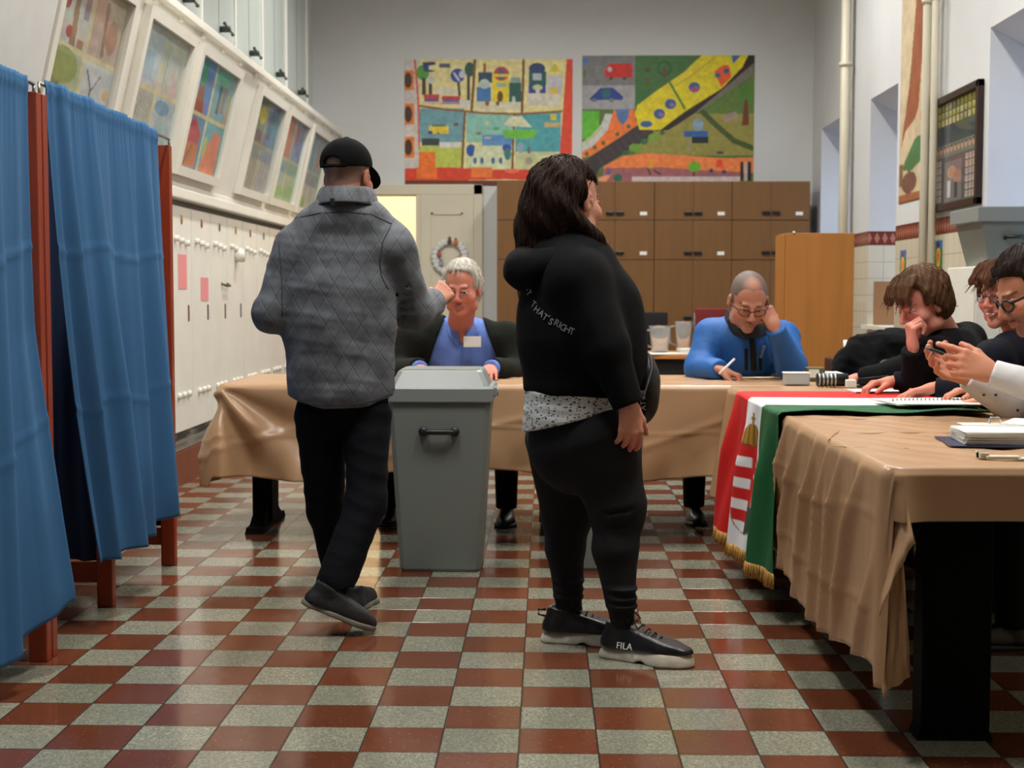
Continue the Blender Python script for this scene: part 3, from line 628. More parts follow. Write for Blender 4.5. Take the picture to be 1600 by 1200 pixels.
R(1080, 215, 1220, 330, (30, 90, 90)); E(1145, 195, 66, 48, (44, 66, 110)); R(1110, 235, 1180, 290, (180, 190, 190)); R(1075, 330, 1215, 400, (50, 66, 150)); E(1150, 350, 40, 24, (200, 206, 150)); E(1150, 390, 18, 30, (215, 215, 210)); R(1225, 250, 1350, 400, (196, 196, 200)); c.poly(P((1240, 220), (1290, 150), (1340, 225)), (214, 196, 60)); E(1280, 385, 32, 42, (220, 190, 80)); R(1060, 405, 1340, 500, (212, 206, 190))
R(262, 665, 425, 730, (222, 196, 60)); R(290, 655, 400, 672, (110, 120, 100)); E(275, 720, 20, 14, (60, 60, 120)); E(340, 728, 12, 9, (190, 60, 50)); E(485, 655, 20, 14, (120, 90, 90)); R(205, 770, 350, 830, (60, 62, 70)); R(350, 800, 520, 845, (214, 214, 208)); R(180, 880, 320, 1010, (232, 116, 40))
E(740, 640, 16, 22, (190, 200, 130)); E(670, 730, 26, 14, (130, 130, 90)); E(812, 690, 30, 12, (100, 160, 110)); E(745, 765, 32, 10, (190, 180, 170)); E(608, 870, 40, 50, (40, 84, 156)); E(900, 850, 40, 30, (50, 80, 170)); E(905, 900, 30, 50, (60, 120, 120)); c.poly(P((640, 840), (860, 840), (910, 1015), (610, 1015)), (206, 214, 176))
for x in (640, 697, 788, 850): E(x, 955, 14, 28, (60, 100, 140))
c.poly(P((880, 645), (925, 590), (1020, 585), (1105, 680), (880, 665)), (214, 216, 180)); c.poly(P((862, 700), (1155, 700), (1110, 775), (885, 770)), (110, 190, 60)); R(1255, 570, 1300, 620, (214, 200, 80)); R(1205, 640, 1330, 680, (196, 168, 110)); E(1010, 850, 26, 50, (150, 170, 180)); E(1080, 870, 14, 30, (110, 110, 110)); E(1080, 960, 30, 34, (166, 156, 130)); E(1210, 960, 34, 30, (160, 180, 140))
c.poly(P((1385, 110), (1440, 110), (1430, 920), (1430, 1160), (1320, 1160), (1330, 900), (1355, 560)), (218, 70, 44)); c.poly(P((65, 1020), (440, 1010), (800, 1030), (1170, 1030), (1330, 1050), (1330, 1130), (900, 1110), (500, 1120), (65, 1120)), (212, 64, 38)); R(160, 1010, 330, 1110, (232, 112, 44)); R(610, 1010, 780, 1095, (232, 120, 50)); R(65, 1118, 1340, 1170, (98, 52, 30)); E(940, 1040, 60, 20, (228, 110, 80))
mural(c, 632, 93, 894, 290, 'large painting of townhouses, sea and boats in six fields with a red border')
c = Canvas(1400, 1030, (88, 110, 50), 400, 300)     # origin crop (50,85)
def P(*a): return [(x-50, y-85) for x, y in a]
def R(x0, y0, x1, y1, col, a=1): c.rect(x0-50, y0-85, x1-50, y1-85, col, a)
def E(x, y, rx, ry, col, a=1): c.ell(x-50, y-85, rx, ry, col, a)
R(50, 85, 480, 330, (122, 122, 122)); R(50, 330, 490, 520, (160, 160, 162)); R(480, 85, 1100, 560, (60, 110, 50)); R(1020, 240, 1450, 900, (92, 122, 52)); R(480, 560, 1450, 900, (146, 140, 66))
E(78, 135, 26, 30, (80, 116, 170)); E(70, 230, 14, 34, (96, 110, 60)); c.poly(P((228, 220), (270, 150), (455, 150), (462, 262), (240, 262)), (206, 30, 22)); E(275, 198, 18, 20, (196, 190, 190)); E(285, 272, 16, 12, (70, 60, 60)); E(395, 272, 16, 12, (70, 60, 60))
c.poly(P((110, 435), (200, 350), (300, 345), (385, 420), (380, 445), (120, 448)), (36, 60, 140)); E(245, 390, 36, 46, (36, 96, 110)); E(150, 448, 24, 16, (110, 110, 110)); E(290, 448, 22, 18, (120, 120, 120))
R(55, 535, 190, 760, (96, 180, 50)); c.poly(P((55, 880), (55, 790), (190, 690), (240, 560), (300, 560), (260, 690), (130, 830)), (196, 198, 196)); c.poly(P((60, 800), (140, 720), (200, 650), (220, 670), (150, 750), (70, 830)), (186, 190, 140)); c.poly(P((50, 920), (50, 870), (130, 830), (260, 690), (310, 525), (480, 525), (510, 640), (380, 740), (120, 900)), (236, 120, 50)); c.poly(P((320, 520), (440, 520), (425, 600), (380, 655), (340, 600)), (86, 116, 166))
for x, y in ((90, 885), (225, 795), (340, 725), (430, 660), (155, 830), (500, 600)): E(x, y, 17, 17, (84, 96, 44))
c.poly(P((100, 925), (500, 655), (640, 700), (590, 760), (200, 1000), (150, 1100), (50, 1100), (50, 960)), (58, 50, 52))
for k in range(9): c.line(P((180+k*50, 905-k*33), (220+k*50, 960-k*33)), 5, (88, 78, 78))
c.poly(P((1395, 85), (1450, 85), (1450, 150), (1180, 380), (960, 560), (760, 690), (640, 700), (900, 540), (1180, 355)), (40, 26, 22)); c.poly(P((960, 560), (1180, 375), (1440, 150), (1440, 240), (1080, 490), (1000, 545)), (120, 114, 104))
c.poly(P((1020, 85), (1398, 85), (1350, 180), (1185, 355), (900, 530), (690, 690), (520, 690), (480, 560), (500, 490), (660, 370), (880, 220)), (224, 206, 26)); c.line(P((780, 350), (940, 250), (1130, 100)), 8, (190, 170, 40)); c.line(P((765, 310), (885, 515)), 20, (80, 130, 50))
for x, y in ((680, 560), (770, 480), (962, 345)): E(x, y, 46, 42, (56, 90, 150)); E(x+12, y+6, 20, 16, (150, 110, 140))
E(960, 362, 30, 18, (190, 70, 110)); E(575, 642, 50, 26, (50, 96, 150)); c.poly(P((1260, 90), (1335, 90), (1275, 155)), (50, 96, 160)); c.poly(P((1120, 220), (1180, 170), (1240, 165), (1262, 260), (1180, 345)), (232, 92, 34)); E(1150, 248, 24, 20, (56, 90, 140)); E(1220, 212, 24, 20, (56, 90, 140))
E(582, 205, 20, 16, (90, 56, 36)); R(570, 260, 598, 325, (96, 80, 40)); c.ring(718-50, 190-85, 52, 12, (36, 96, 40)); R(705, 185, 732, 265, (100, 60, 50)); c.line(P((1030, 545), (1150, 660), (1290, 780), (1440, 840)), 44, (66, 84, 34)); E(1380, 405, 66, 66, (76, 126, 42)); c.poly(P((1370, 450), (1396, 450), (1410, 650), (1350, 655)), (110, 52, 30)); c.poly(P((1195, 570), (1305, 540), (1320, 600), (1205, 630)), (160, 140, 120))
E(995, 650, 44, 52, (130, 160, 180)); R(880, 700, 1075, 748, (40, 96, 160)); R(945, 748, 1080, 798, (22, 30, 36)); R(905, 770, 940, 860, (150, 140, 110)); E(705, 712, 20, 20, (60, 100, 50)); E(560, 785, 30, 26, (50, 106, 70)); E(485, 835, 50, 34, (110, 160, 50)); E(405, 880, 32, 26, (50, 90, 60)); E(640, 750, 50, 30, (120, 160, 60))
c.poly(P((230, 985), (390, 900), (600, 880), (900, 900), (1200, 920), (1450, 915), (1450, 1040), (700, 1000), (230, 1010)), (236, 130, 66)); c.poly(P((240, 1000), (700, 995), (1340, 1040), (1340, 1110), (200, 1110)), (158, 96, 100)); R(460, 1070, 1340, 1115, (204, 188, 186)); c.poly(P((180, 1080), (300, 1040), (250, 1115), (190, 1115)), (226, 150, 110)); E(345, 1080, 36, 34, (36, 100, 76)); E(270, 1030, 26, 26, (110, 86, 130))
R(596, 935, 628, 1000, (220, 160, 40)); c.line(P((590, 1010), (610, 1050)), 14, (60, 46, 40)); c.line(P((640, 1020), (690, 1050)), 14, (60, 46, 40)); E(970, 990, 52, 44, (106, 170, 40)); R(955, 1030, 975, 1070, (90, 70, 40)); c.poly(P((1155, 930), (1190, 930), (1205, 990), (1145, 990)), (216, 66, 36)); R(1150, 865, 1205, 890, (66, 60, 70)); E(1105, 1022, 17, 17, (50, 60, 110)); E(1210, 1032, 19, 17, (50, 60, 110)); R(1340, 950, 1365, 1105, (24, 22, 24)); R(1372, 950, 1400, 1105, (190, 170, 160)); R(1402, 950, 1428, 1105, (24, 22, 24)); E(1190, 995, 22, 14, (226, 90, 40))
mural(c, 910, 87, 1177, 284, 'large painting of a yellow train crossing green fields with a red van')
# ================================================================== RIGHT WALL ITEMS
def rsheet(cv, y0, y1, z0, z1, label, cat, x=XR-.0045, name='poster', n=4):
    cv.noise(.1, 8, n); o = cv.sheet(name, (x, y1, z1), (x, y0, z1), (x, y1, z0), M_v)
    if label: tag(o, label, cat)
    return o
c = Canvas(100, 330, (190, 172, 140), 60, 200)
c.poly([(40, 0), (95, 0), (95, 40), (88, 110), (70, 170), (60, 230), (50, 240), (20, 250), (4, 270), (30, 200), (50, 100)], (140, 78, 44)); c.poly([(10, 0), (60, 0), (58, 60), (44, 84), (14, 78)], (222, 140, 34)); c.ell(34, 44, 10, 16, (190, 96, 30)); c.ell(92, 62, 16, 26, (206, 180, 40)); c.poly([(8, 292), (50, 262), (92, 258), (96, 282), (40, 296)], (70, 110, 60)); c.poly([(70, 215), (96, 200), (98, 228), (74, 232)], (214, 50, 40)); c.ell(80, 240, 14, 9, (214, 50, 40)); c.ell(80, 240, 6, 4, (190, 172, 140)); c.rect(0, 320, 100, 330, (150, 90, 50)); c.ell(34, 308, 24, 12, (110, 70, 54)); c.rect(0, 285, 14, 310, (120, 90, 60))
rsheet(c, 9.56, 10.40, 1.82, 3.9, 'very tall narrow painting of a brown tree trunk behind the white pipes', 'painting', name='mural_poster')
t = empty('class_photo', (XR-.02, 9.02, 1.70), 'dark framed class photograph on the right wall beside the pipes', 'picture'); f = MB(); ya, yb, za, zb = 8.43, 9.6, 1.70, 2.425
for lo, hi in (((XR-.04, ya, za), (XR-.002, ya+.045, zb)), ((XR-.04, yb-.045, za), (XR-.002, yb, zb)), ((XR-.04, ya, za), (XR-.002, yb, za+.045)), ((XR-.04, ya, zb-.045), (XR-.002, yb, zb))): f.box(lo, hi, .005)
f.build('frame', mat('dark_walnut', (44, 26, 18), .4), t)
c = Canvas(100, 150, (74, 78, 82), 130, 150); c.rect(0, 0, 100, 34, (66, 70, 58)); c.rect(0, 34, 100, 62, (56, 60, 70)); c.rect(0, 62, 100, 80, (120, 112, 104)); c.rect(0, 80, 100, 150, (86, 82, 86)); r_ = np.random.RandomState(3)
for row in range(3):
    for k in range(13): c.rect(4+k*7.4, 3+row*11, 9+k*7.4, 12+row*11, (150, 150, 60) if r_.rand() < .6 else (190, 176, 120)); c.ell(6.5+k*7.4, 6+row*11, 1.8, 2.4, (200, 160, 130))
for k in range(14): c.ell(5+k*7, 70, 2.4, 5, (196, 150, 130)); c.ell(5+k*7, 66, 1.6, 2.2, (70, 56, 50))
for row in range(6):
    for k in range(4):
        for sx_ in (0, 72): c.rect(sx_+3+k*6.4, 84+row*10.5, sx_+8+k*6.4, 92+row*10.5, (180, 170, 160)); c.ell(sx_+5.5+k*6.4, 87+row*10.5, 1.6, 2.2, (190, 140, 120))
c.rect(34, 88, 68, 146, (120, 110, 112)); c.ell(48, 104, 9, 9, (186, 140, 110)); c.ell(60, 112, 8, 10, (170, 120, 100)); c.rect(40, 116, 46, 140, (206, 202, 200)); c.rect(54, 120, 60, 142, (60, 60, 66))
c.sheet('photo_sheet', (XR-.012, yb-.04, zb-.04), (XR-.012, ya+.04, zb-.04), (XR-.012, yb-.04, za+.04), M_v, t); box('glass_pane', (XR-.022, ya+.04, za+.04), (XR-.019, yb-.04, zb-.04), MATS['case_glass'], t)
def bookmark(yc, zc, h_, w_, label, seed):
    c = Canvas(40, 100, (54, 110, 60), 40, 90); c.rect(0, 0, 40, 26, (60, 110, 160)); c.poly([(12, 90), (8, 40), (14, 24), (26, 24), (32, 40), (28, 90)], (230, 190, 40)); c.ell(20, 52, 7, 22, (222, 110, 80)); c.ell(20, 14, 9 if seed else 6, 10, (130, 40, 40) if not seed else (40, 50, 90)); rsheet(c, yc-w_/2, yc+w_/2, zc-h_/2, zc+h_/2, label, 'decoration', name='paper_decoration', n=seed)
bookmark(10.25, 1.38, .21, .15, 'small paper corn figure taped on the tiles left of the pipes', 0); bookmark(9.33, 1.42, .20, .16, 'small paper figure with blue top taped on the tiles right of the pipes', 1)
c = Canvas(40, 100, (206, 204, 190), 30, 60); c.rect(10, 40, 34, 96, (200, 200, 90)); c.rect(14, 10, 30, 40, (190, 200, 190)); rsheet(c, 8.9, 9.02, 1.08, 1.32, 'pale yellow paper strip taped on the tiles beside the hair of the brown-haired woman', 'decoration', name='paper_decoration')
def pipe(x, y, r, lb): q = MB(); q.tube([(x, y, .05), (x, y, ZC)], r, 14); [q.tube([(x, y, z), (x, y, z+.03)], r*1.35, 14) for z in (1.1, 3.05)]; o = q.build('wall_pipe', M_cream, None, True); tag(o, lb, 'pipe', 'vertical heating pipes on the right wall')
pipe(2.47, 11.95, .04, 'thick cream vertical pipe between the two far window niches'); pipe(2.47, 9.42, .028, 'thin cream vertical pipe over the tree painting, left one of the pair'); pipe(2.49, 9.29, .024, 'thin cream vertical pipe beside the framed photo, right one of the pair')
o = box('folded_board', (2.56, 11.15, .93), (2.72, 11.2, 1.27), mat('tan_card', (150, 108, 70), .7)); tag(o, 'tan folded board leaning on the sill of the middle window niche', 'board')
# ================================================================== WARDROBE, DESK, CHAIR THINGS
M_ward = mat('honey_oak_veneer', (172, 112, 50), .42, var=.09, vscale=2.5, stretch=(7, 7, .6))
ya = 9.6; x0, x1 = at(1227, 500, ya)[0], at(1333, 500, ya)[0]; zt = at(1280, 364, ya)[2]
t = empty('wardrobe', ((x0+x1)/2, ya+.2, 0), 'honey oak wardrobe standing beside the man in the blue jacket', 'wardrobe'); box('body', (x0, ya, .0), (x1, ya+.42, zt), M_ward, t, .004); box('plinth', (x0+.01, ya-.003, 0), (x1-.01, ya, .08), M_lamd, t)
box('side_panel', (x0-.008, ya+.03, .02), (x0-.001, ya+.40, zt-.01), M_ward, t); q = MB(); q.ico((x0-.03+.03+.05, ya-.003, zt+.004), (.012, .012, .008), 1); q.build('top_pin', M_white, t)
M_desk = mat('orange_beech', (196, 130, 66), .4, var=.06, vscale=3, stretch=(1, 6, 6))
t = empty('desk', (.85, 10.35, 0), 'small beech desk with dark front behind the waist of the woman in black', 'desk'); box('desktop', (.52, 10.0, .715), (1.25, 10.7, .745), M_desk, t, .004); box('modesty_panel', (.56, 10.06, .05), (1.21, 10.08, .71), mat('dark_panel', (24, 22, 22), .5), t)
for x in (.56, 1.18): box('leg', (x, 10.05, 0), (x+.03, 10.65, .715), M_handle, t)
Mj = mat('clear_plastic', (235, 240, 240), .08, trans=.85, ior=1.3, spec=.6)
def jug(cx, cy, z, r, h_, label):
    t = empty('water_jug', (cx, cy, z), label, 'jug'); q = MB(); q.lathe((cx, cy, z), [(r*.8, 0), (r*.86, h_*.3), (r, h_*.9), (r*1.06, h_), (r*.96, h_), (r*.9, h_*.85), (r*.74, .01)]); q.build('body', Mj, t, True)
    q = MB(); q.tube([(cx-r*.95, cy-.01, z+h_*.85), (cx-r*1.7, cy-.01, z+h_*.8), (cx-r*1.6, cy-.01, z+h_*.3), (cx-r*.86, cy-.01, z+h_*.2)], .008, 8); q.build('handle', Mj, t, True); return t
jug(.82, 10.25, .752, .075, .19, 'clear plastic water jug with a handle standing on the beech desk'); jug(1.0, 10.38, .752, .06, .22, 'taller clear jug behind the handled jug on the beech desk')
def papers(name, cx, cy, z, w, d, h_, rz, label, cat='paper', col=(224, 222, 214), n=5, seed=0):
    r = random.Random(seed); q = MB()
    for k in range(n): q.box((cx-w/2, cy-d/2, z+h_*k/n), (cx+w/2, cy+d/2, z+h_*(k+.8)/n), 0, rz+r.uniform(-.09, .09)*(n > 1))
    o = q.build(name, mat('paper%d' % col[0], col, .75)); return tag(o, label, cat)
papers('paper_stack', .87, 10.14, .746, .38, .26, .006, .15, 'white papers under the jugs on the beech desk', n=3); papers('paper_stack', 1.0, 10.2, .7535, .1, .12, .03, .2, 'small pile of white napkins beside the jugs', n=4, seed=3)
M_blackc = mat('black_fabric', (14, 14, 15), .9, bump=.2, bscale=60)
def chair(name, x, y, rz, matS, label, back=.95, legm=None, bw=.42):
    t = empty(name, (x, y, 0), label, 'chair'); R3 = Matrix.Translation((x, y, 0)) @ Matrix.Rotation(rz, 4, 'Z'); lm = legm or M_handle
    q = MB(); q.box((-.22, -.21, .43), (.22, .21, .48), .02, M=R3); q.build('seat', matS, t, True)
    q = MB(); q.box((-bw/2, .2, .62), (bw/2, .235, back), .015, M=R3); q.build('backrest', matS, t, True)
    for sx_ in (-1, 1):
        for sy_ in (-1, 1): q = MB(); q.tube([R3 @ Vector((sx_*.19, sy_*.19, .44)), R3 @ Vector((sx_*.22, sy_*.24, 0))], .014, 8); q.build('leg', lm, t, True)
        q = MB(); q.tube([R3 @ Vector((sx_*.17, .19, .44)), R3 @ Vector((sx_*.17, .225, back-.04))], .012, 8); q.build('back_post', lm, t, True)
    return t
M_red = mat('dark_red_fabric', (104, 12, 10), .8, bump=.1, bscale=80)
chair('chair', .80, 11.6, 0, M_blackc, 'black rounded chair behind the beech desk, beside the jugs', 1.02); chair('chair', 1.35, 11.1, 0, M_red, 'dark red upholstered chair behind the man in the blue jacket', 1.06, None, .34)
M_dwood = mat('dark_brown_wood', (60, 30, 18), .4)
chair('chair', -1.32, 7.72, 0, M_dwood, 'dark brown wooden chair whose legs show below the left end of the long table', .7, M_dwood)
# ================================================================== TABLES AND CLOTHS
M_cloth = mat('tan_satin_cloth', (182, 144, 108), .31, bump=.14, bscale=14, var=.03, vscale=4, spec=.55)
M_tleg = mat('black_table_steel', (5, 5, 5), .7, spec=.1)
ZT = .745
def table(x0, x1, y0, y1, legs, axis, label):
    t = empty('folding_table', ((x0+x1)/2, (y0+y1)/2, 0), label, 'table', 'tables set in an L for the officials'); box('tabletop', (x0, y0, ZT-.035), (x1, y1, ZT-.006), M_dwood, t, .004)
    for (lx, ly, a, l) in legs:
        c_ = box('leg', (lx-(.05 if axis == 'y' else .09), ly-(.09 if axis == 'y' else .05), .03), (lx+(.05 if axis == 'y' else .09), ly+(.09 if axis == 'y' else .05), ZT-.036), M_tleg, t, .006); q = MB()
        if axis == 'y':
            q.hexa([(lx-.045, ly-l, 0), (lx+.045, ly-l, 0), (lx+.045, ly+l, 0), (lx-.045, ly+l, 0), (lx-.04, ly-l+.01, .03), (lx+.04, ly-l+.01, .03), (lx+.04, ly+l-.01, .03), (lx-.04, ly+l-.01, .03)]); q.hexa([(lx-.035, ly-l*.8, .03), (lx+.035, ly-l*.8, .03), (lx+.035, ly+l*.8, .03), (lx-.035, ly+l*.8, .03), (lx-.03, ly-.08, .13), (lx+.03, ly-.08, .13), (lx+.03, ly+.08, .13), (lx-.03, ly+.08, .13)])
        else:
            q.hexa([(lx-l, ly-.045, 0), (lx+l, ly-.045, 0), (lx+l, ly+.045, 0), (lx-l, ly+.045, 0), (lx-l+.01, ly-.04, .03), (lx+l-.01, ly-.04, .03), (lx+l-.01, ly+.04, .03), (lx-l+.01, ly+.04, .03)])
        q.build('foot', M_tleg, c_)
    return t
table(-1.52, 1.55, 6.70, 7.50, [(-1.42, 7.14, 0, .30), (.02, 7.14, 0, .30), (1.3, 7.14, 0, .3)], 'y', 'long table along the back with its black T-shaped feet')
table(.875, 1.62, 5.16, 6.66, [(1.0, 6.45, 0, .1)], 'x', 'middle table carrying the flag and the notebook'); table(.86, 1.62, 3.56, 5.13, [(1.08, 3.75, 0, .1), (1.08, 4.95, 0, .1)], 'x', 'nearest table at the right with a thick black leg')
def drape(name, x0, x1, y0, y1, z, Lf, fold, label, res=.012, nw=44, seed=0, rc=.012, topw=.003):
    """cloth over a rectangular table. Lf(x,y,nx,ny): hanging length; fold(p,w): outward offset"""
    per = []; n1 = int((y1-y0)/res); n2 = int((x1-x0)/res)
    q_ = .02
    def corner(cx, cy, a0):
        for k in range(8): a = a0+math.pi/2*(k+.5)/8; per.append((cx+q_*math.cos(a), cy+q_*math.sin(a), math.cos(a), math.sin(a)))
    for k in range(n1): per.append((x0, y1-q_-(y1-y0-2*q_)*k/n1, -1, 0))
    corner(x0+q_, y0+q_, math.pi)
    for k in range(n2): per.append((x0+q_+(x1-x0-2*q_)*k/n2, y0, 0, -1))
    corner(x1-q_, y0+q_, -math.pi/2)
    for k in range(n1): per.append((x1, y0+q_+(y1-y0-2*q_)*k/n1, 1, 0))
    corner(x1-q_, y1-q_, 0)
    for k in range(n2): per.append((x1-q_-(x1-x0-2*q_)*k/n2, y1, 0, 1))
    corner(x0+q_, y1-q_, math.pi/2)
    per = np.array(per); X, Y, NX, NY = per.T; s = np.concatenate([[0], np.cumsum(np.hypot(np.diff(X+NX*.02), np.diff(Y+NY*.02)))])
    Ls = np.array([Lf(*p) for p in per]); ntop = 26; tt = np.linspace(0, 1, ntop)[1:]
    rows = []; cx, cy = (x0+x1)/2, (y0+y1)/2
    for t in tt:       # rings on the table top from the middle out
        px, py = cx+(X-cx)*t, cy+(Y-cy)*t
        rows.append(np.stack([px, py, z+topw*(np.sin(px*23+py*9+seed)*np.sin(py*17-px*5)*1.0+.6*np.sin(px*50+py*31))*(1-t**6)], 1))
    for w in np.linspace(0, 1, nw)[1:]:
        h = Ls*w; off = rc*np.minimum(h/.02, 1)+fold(s, w, X, Y, NX, NY, Ls)
        rows.append(np.stack([X+NX*off, Y+NY*off, z-np.maximum(h-.006*0, 0)], 1))
    P = np.stack(rows, 1); o = link(name, grid_mesh(name, P, True), M_cloth, None, True); solidify(o, .0025, 1); tag(o, label, 'tablecloth', 'tan satin tablecloths'); return o
def Lf1(x, y, nx, ny):
    left = .53+.05*math.sin(y*3+1)+.05*max(0, (3.9-y))
    if nx < -.99: return left
    if ny < -.99: return .135
    if nx < 0: return .56 if ny > -.9 else .3
    if nx > .99: return .12
    return .14
def fold1(s, w, X, Y, NX, NY, L):
    left = (X < .875)
    k = 5.2*s; a = np.sin(k*4.1+2.2*w)+.6*np.sin(k*7.7+1+3.0*w)+.45*np.sin(k*13.3+2*w)
    pinch = np.exp(-(np.sin(k*2.6+3.0*w+.6*np.sin(k*1.3))/.33)**2)*1.35+np.maximum(a, 0)**2*.12
    cr = .004*np.exp(-((w-.3-.05*np.sin(s*3))/.012)**2)+.004*np.exp(-((w-.72)/.012)**2)
    f = .006*w+pinch*.03*np.minimum(w*3, 1)*(1-.35*w)+cr
    c = np.exp(-(((X-.85)**2+(Y-3.56)**2)/.06**2)); f = f*(1-c)+c*.01*w; f = f*np.clip((5.13-Y)/.12, .1, 1)
    return np.where(left, f, .004+.006*np.sin(s*9)*w+c*.05*w)
drape('tablecloth', .85, 1.64, 3.55, 5.155, ZT, Lf1, fold1, 'tan satin cloth on the nearest table, hanging in sharp folds to a low corner')
def Lf2(x, y, nx, ny): return .50+.02*math.sin(y*5) if nx < -.5 else (.02 if ny < -.9 or ny > .9 else .1)
def fold2(s, w, X, Y, NX, NY, L):
    a = np.sin(s*19+w)+.5*np.sin(s*31+2); c = np.exp(-((Y-6.6)/.12)**2)*(X < .9)
    return np.where(NX < -.3, (.014*w*a+.01*w)*np.where(Y < 6.25, .2, 1)+c*.06*w, .002)
tc1 = bpy.data.objects['tablecloth']
def sheet3(pts, Yd, name, parent):
    q = MB(); vs = [q.bm.verts.new([float(v) for v in at(x, y, Yq)]) for x, y, Yq in pts]; q.bm.faces.new(vs); bmesh.ops.triangulate(q.bm, faces=q.bm.faces[:]); bmesh.ops.subdivide_edges(q.bm, edges=q.bm.edges[:], cuts=3, use_grid_fill=True)
    for v in q.bm.verts: v.co.y += .006*math.sin(v.co.x*170+v.co.z*25)
    o = q.build(name, M_cloth, parent, True); solidify(o, .0025, 0)
sheet3([(1408, 737, 3.545), (1416, 790, 3.52), (1428, 848, 3.47), (1396, 905, 3.48), (1374, 962, 3.50), (1378, 930, 3.53), (1392, 860, 3.545), (1402, 790, 3.55)], 0, 'corner_fold', tc1)
sheet3([(1404, 760, 3.56), (1418, 838, 3.53), (1412, 882, 3.53), (1416, 960, 3.53), (1421, 1058, 3.53), (1404, 1070, 3.53), (1386, 1078, 3.53), (1380, 1090, 3.53), (1372, 1044, 3.56), (1371, 960, 3.57), (1380, 860, 3.57)], 0, 'corner_fold', tc1)
def crease(x0, y0, x1, y1, r):
    a, b2 = atz(x0, y0, ZT), atz(x1, y1, ZT); n = 14; P_ = [a+(b2-a)*k/n+V3(0, .004*math.sin(k*1.1), -.001) for k in range(n+1)]
    q = MB(); q.tube(P_, [max(.0006, r*math.sin(math.pi*k/n)**.8) for k in range(n+1)], 8); q.build('raised_crease', M_cloth, tc1, True)
crease(1320, 677, 1500, 676, .0055); crease(1255, 655, 1440, 655, .003); crease(1300, 697, 1420, 700, .003); crease(1292, 688, 1312, 672, .006)
drape('tablecloth', .862, 1.64, 5.17, 6.655, ZT, Lf2, fold2, 'tan satin cloth on the middle table behind the hanging flag')
def Lf3(x, y, nx, ny):
    if ny > .9: return .1
    return .425+.03*math.sin(x*4)+(.05 if nx < -.3 else 0)
def fold3(s, w, X, Y, NX, NY, L):
    d = (X+1.53)+(Y-6.69)
    rad = np.sin(np.arctan2(w*.42, np.abs(X+1.53)+.03)*9+.5)*.034*np.exp(-(np.abs(X+1.5)/.55)**2)*np.minimum(w*2.5, 1)
    big = .018*np.sin(s*9+3*w)*w+.006*np.sin(s*23-2*w)*w+.007*np.exp(-(np.sin(s*3.3+5*w)/.2)**2)+.005*np.exp(-((w-.52-.03*np.sin(s*2))/.012)**2)
    diag = .012*np.sin((X*9+w*5))*w
    c = np.exp(-(((X+1.53)**2+(Y-6.69)**2)/.07**2))*.085*w
    low = .008*np.sin(s*38)*np.clip((w-.7)/.3, 0, 1)
    return rad+big+diag+c+low+.008*w
drape('tablecloth', -1.54, 1.56, 6.68, 7.52, ZT, Lf3, fold3, 'tan cloth on the long back table, hanging in diagonal folds')
# ================================================================== FLAG
def crest(u, w):
    """u 0..1 across the flag, w metres below the table edge -> colour or None"""
    x = (u-.5)*.92; y = w-.30
    if abs(x) > .14: return None
    # crown
    if -.26 < y < -.12:
        if (x/.085)**2+((y+.15)/.06)**2 < 1 and y < -.13: return (176, 132, 40) if int((x+.2)*60) % 2 else (120, 84, 30)
        if abs(x) < .008 or (abs(y+.235) < .006 and abs(x) < .022): return (150, 110, 40)
        if -.14 < y < -.12 and abs(x) < .09: return (96, 66, 30)
    if -.12 <= y < .24:
        hw = .12 if y < .12 else .12*math.sqrt(max(0, 1-((y-.12)/.12)**2))
        if abs(x) > hw: return None
        if abs(x) > hw-.008: return (150, 110, 50)
        if x < 0: return (200, 30, 30) if int((y+.12)/.044) % 2 == 0 else (225, 225, 225)
        if y > .12: return (50, 70, 60) 
        if abs(x-.06) < .010 and -.09 < y < .12: return (226, 226, 226)
        if abs(y+.05) < .009 and abs(x-.06) < .03: return (226, 226, 226)
        if abs(y) < .009 and abs(x-.06) < .042: return (226, 226, 226)
        return (200, 30, 30)
    return None
nu, nl = 90, 230; XE = .832; topL = .75; hang = .60
u = np.linspace(0, 1, nu); l = np.linspace(0, topL+hang, nl); U, Lg = np.meshgrid(u, l, indexing='ij')
YA, YBn = 6.12, 5.02      # red edge far, green edge near
Y = YA+(YBn-YA)*U; w = np.clip(Lg-topL, 0, 99); top = Lg < topL
gath = np.clip(w/.6, 0, 1)
X = np.where(top, XE+topL-Lg, XE-.012-.03*gath-.022*np.sin(U*17+1)*np.minimum(w*4, 1)-.012*np.sin(U*31+w*6)*np.minimum(w*4, 1)-.035*gath*(1-U))
Yh = Y+.0*w+gath*(.12*(1-U)*(1-U)-.02*U); Y = np.where(top, Y-.10*np.clip((XE+topL-Lg-1.2)/.35, 0, 1)*(U > .7)*np.sin(Lg*25)*.15, Yh)
Z = np.where(top, ZT+.008+.003*np.abs(np.sin(U*26+Lg*3))+.010*np.exp(-((U-.97)/.05)**2)*(1+np.sin(Lg*13))*.8, ZT+.006-w*(1-.05*U))
Cc = np.zeros((nu, nl, 3))
for i in range(nu):
    for j in range(nl):
        cc = (206, 26, 26) if u[i] < .333 else ((226, 226, 228) if u[i] < .667 else (20, 88, 46))
        if l[j] > topL:
            q = crest(u[i], l[j]-topL)
            if q: cc = q
        Cc[i, j] = cc
Cc = Cc/255.; Cc = np.where(Cc <= .04045, Cc/12.92, ((Cc+.055)/1.055)**2.4)
t = empty('flag', (.8, 5.6, .16), 'red white green flag with crest laid over the middle table and hanging down', 'flag')
me = grid_mesh('cloth', np.stack([X, Y, Z], -1)); set_col(me, Cc.reshape(-1, 3)); o = link('cloth', me, mat('flag_satin', rough=.65, vcol=True, spec=.3, bump=.04, bscale=40), t, True); solidify(o, .002, 0)
